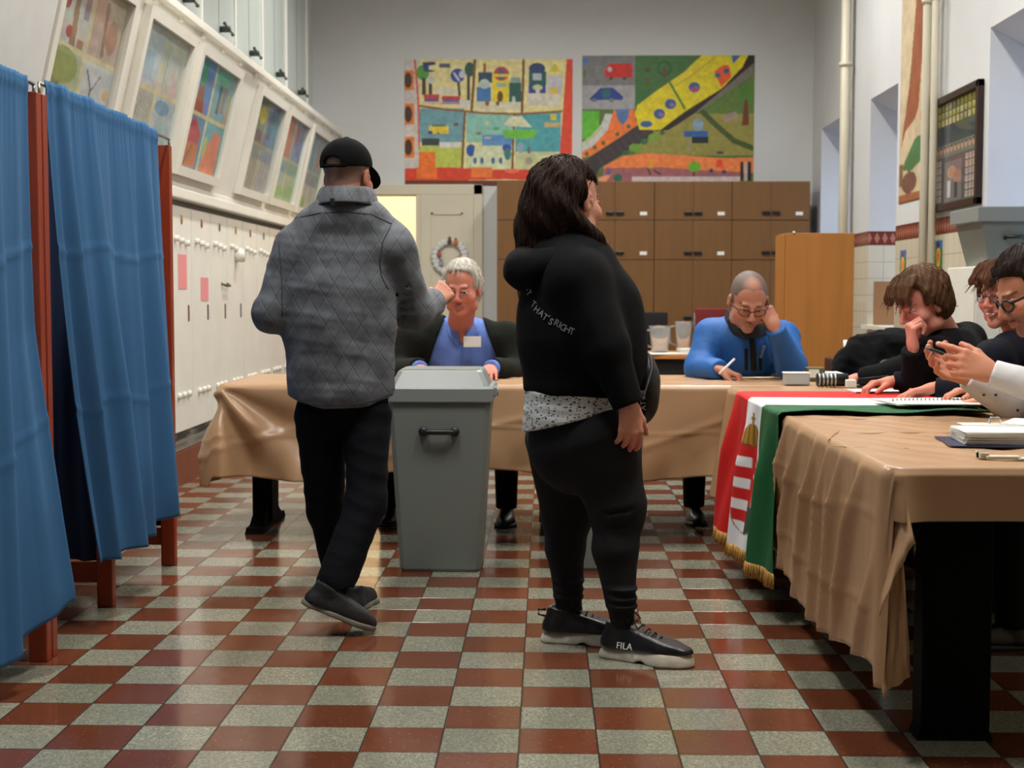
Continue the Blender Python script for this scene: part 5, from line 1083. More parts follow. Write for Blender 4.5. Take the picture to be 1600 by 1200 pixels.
# cap
M_cap = mat('black_cap_cotton', (7, 7, 8), .95, bump=.15, bscale=120, spec=.15)
R_, F_, U_ = hM
def hw(x, y, z, c=hc, s=.99, M=hM): return np.array(c)+s*(x*M[0]+y*M[1]+z*M[2])
S = SDF(hc-.26, hc+.26, .0035)
S.ell(hw(0, -.012, .045), (.088, .108, .092), hM); S.plane(hw(0, -.1, .022), -(U_-.1*F_)); S.ell(hw(0, -.012, .042), (.081, .101, .086), hM, sub=True)
S.ell(hw(0, -.115, .032), (.034, .03, .024), hM, sub=True, k=.004); S.cap(hw(-.045, -.098, .026), hw(0, -.122, .024), .007, k=.003, thin=F_, q=.5); S.cap(hw(.045, -.098, .026), hw(0, -.122, .024), .007, k=.003, thin=F_, q=.5)
S.ell(hw(0, -.012, .138), (.008, .008, .004), hM)
cp = vol('cap', S, M_cap, t)
S = SDF(hc-.3, hc+.3, .0035); bc = hw(0, .092, .018); S.ell(bc, (.078, .096, .02), np.array([R_, nrm(F_-.6*U_), nrm(U_+.6*F_)])); S.ell(bc-U_*.012, (.085, .106, .02), np.array([R_, nrm(F_-.6*U_), nrm(U_+.6*F_)]), sub=True); S.plane(hw(0, .05, 0), -F_); vol('visor', S, M_cap, cp)
# ballot slip in the raised hand
p0 = at(690, 448, 5.40); q = MB(); q.box(p0-V3(.012, .0006, .03), p0+V3(.014, .0006, .025), 0, .3); o = q.build('ballot_slip', M_paperw); tag(o, 'small white ballot slip in the raised hand of the man in grey', 'paper')
# ---------------------------------------------------------------- woman in black hoodie
YW = 4.66; t = empty('person', (.07, YW, 0), 'person in a black hoodie and leggings with long dark hair standing by the bins', 'person')
SKW = (198, 140, 116)
cw = lambda px, py, Y=YW: at(px, py, Y)
hc = cw(891, 316, 4.68); hF = nrm((.68, .73, -.08)); hd, hM = head(hc, hF, s=1.06, skin=SKW, neck=cw(885, 405, 4.68), nr=.062, fat=1.18, lips=(176, 90, 86), brow=(50, 34, 28))
sN, eN, wN = cw(905, 445, 4.52), cw(948, 545, 4.47), cw(982, 632, 4.45); sF, eF, wF = cw(895, 440, 4.85), cw(950, 540, 4.92), cw(972, 600, 4.9)
hipN, kN, aN = cw(935, 690, 4.60), cw(966, 800, 4.57), cw(972, 965, 4.52); hipF, kF, aF = cw(885, 690, 4.78), cw(886, 815, 4.80), cw(889, 950, 4.76)
S = SDF(V3(-.2, 4.3, .06), V3(.5, 5.15, 1.35), .008)
S.cap(cw(905, 640), cw(900, 460), .14, .12, k=.02)
for a, b, ra, rb in ((sN, eN, .05, .042), (eN, wN, .04, .028), (sF, eF, .05, .042), (eF, wF, .04, .028), (hipN, kN, .09, .06), (kN, aN, .055, .035), (hipF, kF, .09, .06), (kF, aF, .055, .035)): S.cap(a, b, ra, rb, k=.02)
hn = hand(wN+V3(.002, 0, .0), (.06, 0.02, -1), (-.35, .93, 0), (.93, .35, .0), [(.35, .55, .3), (.45, .6, .35), (.5, .65, .35), (.5, .6, .3)], (.75, .2, .3), s=1.0, skin=(206, 142, 120))
hl_ = hand(wF, (.3, .1, -1), (-.3, -.9, 0), (.9, -.3, 0), [(.4, .5, .3)]*4, skin=SKW, h=.004)
bodymesh('body', [hd, skinpart(S, SKW), hn, hl_], M_skin, t)
M_hood = mat('black_fleece', (7, 7, 9), .95, bump=.15, bscale=200, spec=.2)
S = SDF(V3(-.32, 4.25, .78), V3(.55, 5.15, 1.45), .0055)
bF = nrm((.9, .43, 0)); bR = nrm((.43, -.9, 0))
S.cap(cw(908, 590), cw(905, 500), .193, .197, k=.03, thin=bR, q=.97); S.cap(cw(905, 520), cw(893, 430), .197, .16, k=.05)
S.cap(cw(940, 480), cw(955, 560), .12, .11, k=.06); S.cap(sN+V3(-.02, 0, .02), sF, .09, .09, k=.06); S.cap(cw(885, 420), cw(880, 385), .10, .085, k=.05)
S.clip(lambda X, Y, Z: (.848-.0*X-Z+.06*(.1-X)))
S.cap(sN, eN, .094, .078, k=.04); S.cap(eN, wN, .073, .05, k=.02); S.cap(sF, eF, .09, .075, k=.03); S.cap(eF, wF, .07, .05, k=.02)
wrinkles(S, .012, 22, 13, (.8, .8, 1.2)); d_ = nrm(wN-eN); cut(S, wN+d_*.004, d_, .08); cut(S, wF, wF-eF, .08)
hd_ = vol('hoodie', S, M_hood, t)
S = SDF(V3(-.3, 4.3, 1.1), V3(.35, 5.1, 1.55), .0055)     # hood lying on the shoulders
for k in range(12):
    a0 = -2.7+5.4*k/12; a1 = -2.7+5.4*(k+1)/12
    def hp(a): return cw(880, 396)+(-bF)*(.105+.03*math.cos(a))*math.cos(a)+bR*.115*math.sin(a)+V3(0, 0, -.025-.03*math.cos(a))
    S.cap(hp(a0), hp(a1), .040+.02*max(0, math.cos(a0)), .040+.02*max(0, math.cos(a1)), k=.035)
S.cap(cw(826, 416), cw(840, 436), .05, .05, k=.05); wrinkles(S, .008, 30, 2); vol('hood', S, M_hood, hd_)
# shirt hem below the hoodie
m, nt, b, L = nodes('white_floral_jersey'); b.inputs['Roughness'].default_value = .8; tc = nt.nodes.new('ShaderNodeTexCoord'); vo = nt.nodes.new('ShaderNodeTexVoronoi'); vo.inputs['Scale'].default_value = 72; vo.inputs['Randomness'].default_value = .8
mp = nt.nodes.new('ShaderNodeMapping'); mp.inputs['Scale'].default_value = (1, 1, 1.5); L.new(tc.outputs['Object'], mp.inputs[0]); vn = nt.nodes.new('ShaderNodeVectorMath'); vn.operation = 'ADD'; L.new(mp.outputs[0], vn.inputs[0]); nn = nt.nodes.new('ShaderNodeTexNoise'); nn.inputs['Scale'].default_value = 120; L.new(tc.outputs['Object'], nn.inputs['Vector']); vs = nt.nodes.new('ShaderNodeVectorMath'); vs.operation = 'SCALE'; L.new(nn.outputs['Color'], vs.inputs[0]); vs.inputs['Scale'].default_value = .016; L.new(vs.outputs[0], vn.inputs[1]); L.new(vn.outputs[0], vo.inputs['Vector'])
L.new(mixc(nt, ramp(nt, vo.outputs['Distance'], .31, .38), (60, 68, 100), (206, 208, 204)), b.inputs['Base Color']); M_flor = m
S = SDF(V3(-.2, 4.35, .68), V3(.4, 5.0, .92), .005); S.cap(cw(905, 690), cw(905, 600), .192, .18, k=.02, thin=bR, q=.95); wrinkles(S, .010, 26, 4, (.6, .6, 2.2)); S.clip(lambda X, Y, Z: (.722+.10*np.clip((X+.08)/.36, 0, 1)-Z)); S.clip(lambda X, Y, Z: Z-.90); vol('shirt', S, M_flor, t)
M_leg = mat('charcoal_leggings', (25, 25, 27), .9, bump=.1, bscale=300, spec=.25)
S = SDF(V3(-.25, 4.3, .04), V3(.5, 5.05, .88), .0055)
S.cap(cw(905, 650), cw(907, 690), .165, .175, k=.03, thin=bR, q=.95); S.cap(hipN+V3(0, 0, .0), kN+V3(-.01, 0, .03), .143, .095, k=.03); S.cap(kN+V3(.0, 0, .03), kN, .09, .083, k=.02); S.cap(kN+V3(.0, 0, .0), kN+(aN-kN)*.35+V3(-.014, 0, 0), .082, .073, k=.03); S.cap(kN+(aN-kN)*.35+V3(-.014, 0, 0), aN, .073, .040, k=.02)
S.cap(hipF, kF+V3(0, 0, .03), .14, .088, k=.03); S.cap(kF+V3(0, 0, .03), kF+(aF-kF)*.3+V3(-.008, 0, 0), .082, .066, k=.03); S.cap(kF+(aF-kF)*.3+V3(-.008, 0, 0), aF, .066, .042, k=.02)
for kk, aa in ((kN, aN), (kF, aF)):
    for z_ in (.06, .085, .115): S.ell(aa+V3(0, 0, z_-.02), (.052, .052, .009), k=.012)
    for z_ in (-.03, .02): S.cap(kk+V3(-.09, -.09, z_-.02), kk+V3(.09, -.09, z_+.01), .003, k=.012, sub=True)
wrinkles(S, .004, 30, 6); S.plane(aN-V3(0, 0, .05), (0, 0, -1)); vol('leggings', S, M_leg, t)
M_sn = mat('black_leather', (16, 16, 17), .38, bump=.08, bscale=90); M_sole = mat('scuffed_white_rubber', (186, 178, 160), .6, var=.14, vscale=30)
o1, w1 = shoe(V3(.18, 4.575, .0), V3(.475, 4.425, .0), (0, 0, 1), .112, None, M_sn, M_sole, t, True, h=.0032)
o2, w2 = shoe(V3(-.01, 4.76, .0), V3(.285, 4.72, .0), (0, 0, 1), .11, None, M_sn, M_sole, t, True, h=.0032)
q = MB(); q.tube([w2(0, .012, .085), w2(0, -.012, .09), w2(0, -.012, .108), w2(0, .012, .108)], .004, 6); q.build('pull_tab', M_sn, o2, True)
me = text_mesh('FILA', .03, .0008); tf = link('lettering', me, M_paperw, o1); tf['label'] = 'white printed letters'
r_, f_2, u_ = nrm(w1(.01, 0, 0)-w1(0, 0, 0)), nrm(w1(0, .01, 0)-w1(0, 0, 0)), V3(0, 0, 1)
side = nrm(r_*1-u_*-.25); p = w1(.0535, .092, .052); Mt = Matrix.Identity(4)
xa = f_2; za = nrm(r_+.25*u_); ya_ = np.cross(za, xa)
for i in range(3): Mt[i][0], Mt[i][1], Mt[i][2], Mt[i][3] = xa[i], ya_[i], za[i], p[i]
me.transform(Mt)
# printed words wrapped on the hoodie
from mathutils.bvhtree import BVHTree
hm = hd_.data; bv = BVHTree.FromPolygons([v.co[:] for v in hm.vertices], [p_.vertices[:] for p_ in hm.polygons])
letters = [("T", 834, 476, -42), ("H", 839, 484, -42), ("A", 846, 490, -40), ("T", 852, 496, -38), ("'", 857, 498, -34), ("S", 861, 503, -34), ("R", 870, 505, -28), ("I", 875, 508, -26), ("G", 880, 512, -24), ("H", 887, 515, -20), ("T", 894, 518, -14), ("H", 825, 449, -72), ("T", 827, 458, -70)]
Vs = []; mm_ = bmesh.new()
for ch_, px, py, an in letters:
    d = ray(px, py); hit = bv.ray_cast(Vector(CC.tolist()), Vector(d.tolist()).normalized())
    if hit[0] is None: continue
    p = np.array(hit[0]); n = nrm(np.array(hit[1])); 
    if n@d > 0: n = -n
    me = text_mesh(ch_, .030, .0006); ex = nrm(CR-(CR@n)*n); ey = np.cross(n, ex); a = math.radians(an); x_ = ex*math.cos(a)+ey*math.sin(a); y_ = -ex*math.sin(a)+ey*math.cos(a); p = p+n*.002
    Mt = Matrix([[x_[0], y_[0], n[0], p[0]], [x_[1], y_[1], n[1], p[1]], [x_[2], y_[2], n[2], p[2]], [0, 0, 0, 1]]); me.transform(Mt); mm_.from_mesh(me)
me = bpy.data.meshes.new('lettering'); mm_.to_mesh(me); mm_.free(); o = link('lettering', me, mat('grey_print', (150, 150, 150), .6), hd_); o['label'] = 'grey printed lettering'
# hair
M_hair = hairmat('dark_brown_hair', (44, 26, 17)); R_, F_, U_ = hM
def hw(x, y, z, c=hc, s=1.06, M=hM): return np.array(c)+s*(x*M[0]+y*M[1]+z*M[2])
S = SDF(V3(-.25, 4.35, 1.1), V3(.28, 5.0, 1.68), .0042)
S.ell(hw(0, -.024, .046), (.090, .104, .098), hM); S.ell(hw(0, -.08, -.02), (.088, .062, .11), hM, k=.04)
ha, hb, hc3, hd4 = cw(866, 300, 4.70), cw(858, 350, 4.71), cw(842, 392, 4.70), cw(818, 428, 4.68); S.cap(ha, hb, .098, .10, k=.05); S.cap(hb, hc3, .10, .075, k=.04); S.cap(hc3, hd4, .07, .03, k=.03); S.cap(hb, cw(880, 395, 4.62), .09, .06, k=.04)
S.bx(hw(.075, .085, -.04), (.09, .11, .115), hM, rnd=.03, sub=True, k=.012); S.bx(hw(0, .135, -.05), (.13, .10, .12), hM, rnd=.03, sub=True, k=.01)
S.cap(cw(898, 338, 4.585), cw(930, 374, 4.60), .022, .022, k=.02); S.cap(cw(930, 374, 4.60), cw(955, 398, 4.62), .02, .008, k=.015)
hx = np.array(hc)
def hf(X, Y, Z):
    an = np.arctan2(X-hx[0]+.03, -(Y-hx[1])); return (.0035*np.sin(an*26+6*np.sin(Z*22))*np.cos(an*11+Z*30)+.004*np.sin(Z*55+an*5)).astype(np.float32)
S.field(hf); hV, hF2 = S.nets(1); rs = np.random.RandomState(4); L_ = (hV-hx)@hM.T
sd = hV[rs.choice(len(hV), 1500)]; wv_ = rs.rand(len(sd), 1)*6
def flw(p, i):
    q = p-(hx+hM[2]*.13); return nrm(V3(0, 0, -1))*np.clip(.35+i*.12, 0, 1)+q*2.2*np.exp(-i*.25)+hM[0]*.22*np.sin(i*.9+wv_)+hM[1]*.22*np.cos(i*.7+wv_*1.3)
st_ = tubes_np(grow(S, sd, flw, 13, .014), .0019, .0007)
sd = hV[(L_[:, 2] < -.06)]; sd = sd[rs.choice(len(sd), 500)]; wv_ = rs.rand(len(sd), 1)*6
st2 = tubes_np(grow(S, sd, flw, 12, .011, free=.006), .0018, .0006)
V_, F_2 = join([(hV, hF2), st_, st2]); link('hair', mk_mesh('hair', V_, F_2), M_hair, t, True)
# bag
t = empty('crossbody_bag', cw(1012, 600, 4.72), 'black crossbody bag with grey piping worn on the front of the woman in black', 'bag')
S = SDF(V3(.2, 4.4, .72), V3(.52, 5.05, 1.12), .005); bc = cw(1003, 605, 4.74); S.ell(bc, (.055, .10, .125), np.array([nrm((.96, .28, 0)), nrm((-.28, .96, 0)), V3(0, 0, 1)])); wrinkles(S, .006, 30, 8); vol('pouch', S, mat('black_nylon', (13, 13, 14), .5, bump=.3, bscale=50), t)
def bagpath(pts, nm='piping'):
    q = MB(); q.tube([cw(x, y, Yq) for x, y, Yq in pts], .0032, 6); q.build(nm, mat('grey_piping', (150, 152, 156), .4), t, True)
bagpath([(1001, 546, 4.66), (1010, 548, 4.64), (1017, 558, 4.63), (1018, 575, 4.63), (1012, 598, 4.63), (1004, 625, 4.63)]); bagpath([(1002, 552, 4.62), (1008, 568, 4.62), (1004, 580, 4.61), (997, 590, 4.61)])
q = MB(); q.tube([cw(1003, 560, 4.72), cw(960, 470, 4.88), cw(905, 415, 4.86), cw(860, 440, 4.82)], .012, 6); q.build('strap', M_blackc, t, True)
me = text_mesh("AT'S R", .024, .0005); p = cw(1005, 625, 4.615); Mt = Matrix(((0, -1, 0, 0), (0, 0, -1, 0), (1, 0, 0, 0), (0, 0, 0, 1))); Mt = Matrix.Translation([float(v) for v in p]) @ Matrix.Rotation(-.05, 4, 'Y') @ Matrix(((0, -1, 0, 0), (0, 0, -1, 0), (1, 0, 0, 0), (0, 0, 0, 1))); me.transform(Mt); link('lettering', me, MATS['grey_print'], t)
# ---------------------------------------------------------------- seated people
M_trou = mat('black_trousers', (12, 12, 14), .85, bump=.15, bscale=60, spec=.2)
M_shoeb = mat('dark_brown_leather', (34, 24, 20), .4); M_solb = mat('black_rubber', (16, 16, 16), .6)
def person(root_label, hip, D, sh, el, wr, hc, hF, headkw, handkw, skin, top, topm, seat=.50, spr=.12, hU=(0, 0, 1), feet=None, armr=(.062, .055, .04), torso=(.17, .18, .72), wr_amp=.009, name='person', knee=.44, handspec=None, gap=0):
    """sh, el, wr: (left, right) world points; D: 2-d facing"""
    t = empty(name, (hip[0], hip[1], 0), root_label, 'person'); D3 = nrm((D[0], D[1], 0)); Rt = nrm(np.cross(D3, (0, 0, 1)))
    hp = V3(hip[0], hip[1], seat); sh = [tee(p) for p in sh]; el = [tee(p) for p in el]; wr = [tee(p) for p in wr]; mid = (sh[0]+sh[1])/2; nb = mid+V3(0, 0, .03)
    hd, hM = head(hc, hF, hU, skin=skin, neck=nb, **headkw)
    pts = [hp, *sh, *el, *wr, hp+D3*knee]; lo = np.min(pts, 0)-.28; hi = np.max(pts, 0)+.28
    kn = [hp+D3*knee+Rt*s_*spr+V3(0, 0, .02) for s_ in (-1, 1)]; an = [k+V3(0, 0, -.42)+D3*(f_ if feet is None else feet[i]) for i, (k, f_) in enumerate(zip(kn, (.03, .0)))]
    for a in an: a[2] = .09
    S = SDF(np.minimum(lo, np.array(an).min(0)-.1), hi, .01); S.cap(hp+V3(0, 0, .1), mid-V3(0, 0, .06), torso[0]*.75, torso[1]*.72, k=.02, thin=D3, q=torso[2])
    for i in (0, 1):
        S.cap(sh[i], el[i], armr[0]*.7, armr[1]*.7, k=.02); S.cap(el[i], wr[i], armr[1]*.65, .024, k=.02); S.cap(hp+Rt*(-.09, .09)[i]+V3(0, 0, .02), kn[i], .06, .045, k=.02); S.cap(kn[i], an[i], .045, .032, k=.02)
    hands = []
    for i in (0, 1):
        if handspec[i] is None: continue
        f, n, tt, cu, th = handspec[i]; hands.append(hand(wr[i], f, n, tt, cu, th, skin=skin, **handkw))
    bodymesh('body', [hd, skinpart(S, skin)]+hands, M_skin, t)
    S = SDF(lo, hi, .0065); S.cap(hp+V3(0, 0, .02), hp*.45+mid*.55, torso[0]*1.03, torso[1], k=.04, thin=D3, q=torso[2]+.08); S.cap(hp*.5+mid*.5, mid-V3(0, 0, .07), torso[1], torso[1]*.92, k=.05, thin=D3, q=torso[2])
    S.cap(sh[0], sh[1], armr[0]*1.15, armr[0]*1.15, k=.06); S.cap(mid+(sh[0]-mid)*.4+V3(0, 0, .02), mid+(sh[1]-mid)*.4+V3(0, 0, .02), .06, .06, k=.07)
    for i in (0, 1): S.cap(sh[i], el[i], armr[0]*1.12, armr[1]*1.1, k=.03); S.cap(el[i], wr[i], armr[1]*1.1, armr[2], k=.03)
    wrinkles(S, wr_amp, 26, int(hip[0]*100) % 17)
    for i in (0, 1): d = nrm(wr[i]-el[i]); c_ = wr[i]-d*gap; S.bx(c_+d*.1, (.075, .1, .075), frame(d, (0, 0, 1) if abs(d[2]) < .9 else (1, 0, 0)), rnd=.001, sub=True)
    S.ell(nb+V3(0, 0, .085)+D3*.02, (.064, .064, .06), sub=True, k=.01)
    tp = vol(top, S, topm, t)
    S = SDF(np.minimum(hp-.3, np.array(an).min(0)-.15), np.maximum(hp, np.array(kn).max(0))+.25, .009)
    S.cap(hp-Rt*.07, hp+Rt*.07, .13, .13, k=.05)
    for i in (0, 1): S.cap(hp+Rt*(-.09, .09)[i], kn[i], .095, .072, k=.03); S.cap(kn[i], an[i], .07, .055, k=.03)
    S.plane((0, 0, .07), (0, 0, -1)); vol('trousers', S, M_trou, t)
    for a in an: shoe(np.array([a[0], a[1], 0])-D3*.07, np.array([a[0], a[1], 0])+D3*.21, (0, 0, 1), .1, None, M_shoeb, M_solb, t, laces=False, h=.006)
    return t, tp, hM, nb
def seat_for(x, y, rz, label): chair('chair', x, y, rz, M_dwood, label, .80, M_dwood)
# --- grey-haired man with blue shirt, behind the long table
at3 = at
SKA = (192, 120, 98); hcA = at(722, 452, 7.24)
sh = (at(790, 530, 7.5), at(645, 530, 7.5)); el = (at(812, 583, 7.45), at(618, 583, 7.45)); wr = (V3(-.28, 7.1, .80), V3(-.62, 7.05, .80))
rest = [(.15, .35, .2)]*4; flatR = ((-.1, -1, -.12), (0, 0, -1), (1, 0, 0), rest, (.8, .1, .2)); flatL = ((.0, -1, -.12), (0, 0, -1), (-1, 0, 0), rest, (.8, .1, .2))
M_shirt = mat('blue_shirt_cotton', (92, 122, 196), .75, bump=.2, bscale=30)
t, tp, hM, nb = person('person with white hair and blue shirt seated at the long table behind the bin', (-.50, 7.72), (0, -1), sh, el, wr, hcA, (-.16, -.93, -.20), dict(s=1.08, fat=1.12, lips=(150, 74, 66), brow=(120, 96, 84), lid=.3, nr=.062), dict(h=.004, s=1.05), SKA, 'shirt', M_shirt, spr=.30, torso=(.19, .205, .66), armr=(.072, .062, .042), handspec=(flatL, flatR))
S = SDF(V3(-1.1, 6.95, .42), V3(.15, 8.0, 1.3), .007); mid = (tee(sh[0])+tee(sh[1]))/2; hp = V3(-.45, 7.72, .5)
S.cap(hp, hp*.4+mid*.6, .215, .222, k=.04, thin=(0, 1, 0), q=.72); S.cap(hp*.4+mid*.6, mid-V3(0, 0, .06), .222, .205, k=.05, thin=(0, 1, 0), q=.7); S.cap(sh[0], sh[1], .094, .094, k=.06); S.cap(mid+V3(-.07, 0, .03), mid+V3(.07, 0, .03), .072, .072, k=.07)
for i in (0, 1): S.cap(sh[i], el[i], .092, .078, k=.03); S.cap(el[i], wr[i], .078, .056, k=.03)
wrinkles(S, .010, 24, 5); S.hwedge = None
X0 = at(722, 520, 7.3)[0]
S.clip(lambda X, Y, Z: -np.maximum(np.abs(X-X0)-(.055+.16*np.clip((1.17-Z)/.45, 0, 1))+.0*Y, Y-7.56)); S.cap(nb-V3(0, 0, .02), nb+V3(0, 0, .15), .078, .085, sub=True)
for i in (0, 1): d = nrm(wr[i]-el[i]); S.bx(wr[i]+d*.07, (.09, .1, .09), frame(d), rnd=.001, sub=True)
vol('cardigan', S, mat('dark_green_black_knit', (24, 26, 22), .95, bump=.3, bscale=150, spec=.2), t)
bs = bvh(tp); M_skA = mat('neck_skin_tone', (196, 118, 94), .5)
patch(bs, [(704, 500), (738, 500), (734, 512), (721, 538), (712, 520)], 'open_neck', M_skA, tp, .001)
patch(bs, [(697, 500), (706, 496), (719, 530), (714, 543), (700, 522)], 'shirt_collar', M_shirt, tp, .006, .004); patch(bs, [(735, 494), (746, 498), (748, 520), (733, 536), (723, 538)], 'shirt_collar', M_shirt, tp, .006, .004)
patch(bs, [(719, 540), (724, 540), (725, 578), (719, 578)], 'button_placket', mat('blue_shirt_placket', (82, 110, 184), .75), tp, .002, .003)
p = at(738, 534, 7.285); q = MB(); q.box(p+V3(-.045, -.004, -.028), p+V3(.045, 0, .028), .003); o = q.build('name_badge', M_paperw, t); plabel(o, 'blank white name badge')
hg = dict(h=.0042)
def shorthair(hc, hM, s, m, parent, cut=.0, puff=.0, seed=1, wave=.004, fr=70, front=.075, top=1.0, side=-.02, fringe=0, name='hair', back=-.06, fdrop=0):
    hc = np.array(hc, float)
    def w(x, y, z): return hc+s*(x*hM[0]+y*hM[1]+z*hM[2])
    S = SDF(hc-.19*s, hc+.19*s, .0038); S.ell(w(0, -.018, .045+puff*.3), [(.084+puff)*s, (.103+puff)*s, (.092+puff)*s*top], hM); S.ell(w(0, -.05, -.01), [(.082+puff)*s, .07*s, .08*s], hM, k=.03)
    S.bx(w(0, .15, -.1+front*.0), [.14*s, .115*s, (.1+front+.03)*s], frame(hM[1]+0*hM[2], hM[2]), rnd=.04*s, sub=True, k=.015)
    for q in (-1, 1): S.bx(w(q*.1, .06, -.06), [.04*s, .065*s, .07*s], hM, rnd=.02, sub=True, k=.01)
    S.plane(w(0, 0, back-.03), -hM[2]+.0*hM[1], k=.01)
    if fringe:
        r = random.Random(seed)
        for k in range(60): x = r.uniform(-.07, .07); strands(S, [w(x*.8, .03, .128), w(x, .075, .108), w(x*1.05+.006, .098, .072), w(x*1.1+r.uniform(-.01, .014), .102, .07-fringe*r.uniform(.5, 1.3))], .008*s, .0025*s, .004)
        for k in range(40):
            q = r.choice((-1, 1)); y0 = r.uniform(-.07, .04); strands(S, [w(q*.06, y0, .11), w(q*.088, y0, .07), w(q*.094, y0-.005, .045), w(q*.09, y0-r.uniform(.0, .02), .02-max(0, -y0)*.6-r.uniform(0, .02))], .011*s, .004*s, .006)
    g = np.random.RandomState(seed)
    def f(X, Y, Z):
        x = ((X-hc[0])*hM[0][0]+(Y-hc[1])*hM[0][1]+(Z-hc[2])*hM[0][2]); y = ((X-hc[0])*hM[1][0]+(Y-hc[1])*hM[1][1]+(Z-hc[2])*hM[1][2]); z = ((X-hc[0])*hM[2][0]+(Y-hc[1])*hM[2][1]+(Z-hc[2])*hM[2][2])
        return (wave*np.sin(fr*x*1.3+9*np.sin(y*18+z*10))*np.cos(fr*y*.5+6*z*9)).astype(np.float32)
    S.field(f); V_, F_ = S.nets(1); rs = np.random.RandomState(seed); cr = w(0, -.05, .15); sd = V_[rs.choice(len(V_), 900)]; j = rs.randn(len(sd), 3)*.25
    def fl(p, i): q = p-cr; q = q/(np.linalg.norm(q, axis=1, keepdims=True)+1e-6); return q+j*.6-hM[2]*.5
    st = tubes_np(grow(S, sd, fl, 7, .0075*s, free=.006), .0015*s, .0006*s); V_, F_ = join([(V_, F_), st]); return link(name, mk_mesh(name, V_, F_), m, parent, True)
shorthair(hcA, hM, 1.08, hairmat('white_grey_hair', (190, 184, 172), .6), t, puff=.006, seed=2, wave=.006, fr=60)
glasses(np.array(hcA), hM, 1.08, t, mat('thin_steel', (150, 140, 130), .3, metal=.8), rx=.024, rz=.013, r=.0012)
seat_for(-.42, 7.80, 0, 'dark wooden chair under the white-haired man in the blue shirt')
# --- man in blue jacket
SKB = (184, 126, 102); hcB = at(1169, 470, 7.10); hFB = nrm((.05, -.86, -.50)); hUB = (0, .4, 1)
sh = (at(1222, 528, 7.42), at(1112, 525, 7.42)); el = (at(1236, 572, 7.22), at(1093, 575, 7.35)); wr = (at(1211, 512, 7.06), at(1126, 578, 7.12))
M_bl = mat('bright_blue_softshell', (18, 88, 160), .6, bump=.25, bscale=22)
def hairB(x, y, z):
    h0 = hairB0(x, y, z); d = np.sqrt((x/.036)**2+((y-.045)/.03)**2); sp = np.clip(1.25-.9*d, 0, .85)*(z > .07); return h0*(1-sp)
def hairB0(x, y, z): return ((z > .045)*(y > -.2)*(y < .07-.4*np.abs(x)) + (z > .0)*(y < .03) + (z > -.05)*(y < -.04) > 0)*((np.abs(x) < .078)+(np.abs(z+.004) > .036) > 0)*1.0
t, tp, hM, nb = person('person in a bright blue jacket writing at the table, cheek resting on one fist', (1.02, 7.78), (0, -1), sh, el, wr, hcB, hFB, dict(s=1.16, fat=1.05, lips=(150, 84, 74), brow=(60, 48, 42), lid=.1, buzz=((84, 78, 75), hairB, .8), beard=(150, 120, 108)), dict(h=.0036, s=1.1), SKB, 'jacket', M_bl, spr=.25, hU=hUB, torso=(.19, .205, .7), armr=(.078, .070, .05), wr_amp=.011,
  handspec=(((-.45, .1, .85), (-.5, .8, .1), (-.3, .1, .9), [(1.4, 1.4, .8)]*4, (.6, .5, .5)), ((.85, -.35, -.28), (-.1, -.1, -1), (.1, -1, .1), [(.9, .9, .4), (1., .9, .4), (1.1, .9, .5), (1.1, .9, .5)], (.8, .5, .4))))
nb_ = nb; nb = nb+V3(0, -.03, .055); S = SDF(nb-.24, nb+.24, .0045)     # dark standing collar
for z_, rr in ((-.03, .112), (-.015, .112), (0, .112), (.015, .110), (.03, .106), (.042, .102)):
    for k in range(24):
        a, b2 = 2*math.pi*k/24, 2*math.pi*(k+1)/24; z2 = lambda a: z_+.012-.06*max(0, -math.sin(a))
        S.cap(nb+V3(rr*math.cos(a), rr*.95*math.sin(a)-.01, z2(a)), nb+V3(rr*math.cos(b2), rr*.95*math.sin(b2)-.01, z2(b2)), .0095, k=.006)
S.cap(nb+V3(-.10, -.08, -.0), nb+V3(-.03, -.135, -.085), .02, .012, k=.01); vol('collar', S, mat('charcoal_fleece', (42, 42, 42), .95, bump=.3, bscale=120), tp)
me_ = tp.data; bvb = BVHTree.FromPolygons([v.co[:] for v in me_.vertices], [p_.vertices[:] for p_ in me_.polygons])
strip(bvb, [(1172, 518), (1176, 535), (1177, 555), (1178, 578)], .016, 'dark_vest_gap', M_blackc, tp); strip(bvb, [(1166, 545), (1166, 560), (1166, 578)], .009, 'pocket_zip', M_blackc, tp); strip(bvb, [(1188, 560), (1188, 570), (1188, 578)], .009, 'pocket_zip', M_blackc, tp); strip(bvb, [(1194, 540), (1191, 550), (1188, 559)], .010, 'grey_badge', mat('grey_badge', (110, 120, 135), .5), tp)
glasses(np.array(hcB), hM, 1.16, t, mat('dark_glasses_frame', (40, 28, 24), .35), rx=.025, rz=.016, r=.0026)
seat_for(1.02, 7.86, 0, 'dark wooden chair under the man in the blue jacket')
p = at(1134, 577, 7.0); q = MB(); q.tube([p+V3(-.035, -.03, -.02), p+V3(.045, .02, .05)], .006, 8); o = q.build('pen', M_paperw, None, True); tag(o, 'white pen in the hand of the man in the blue jacket', 'pen')
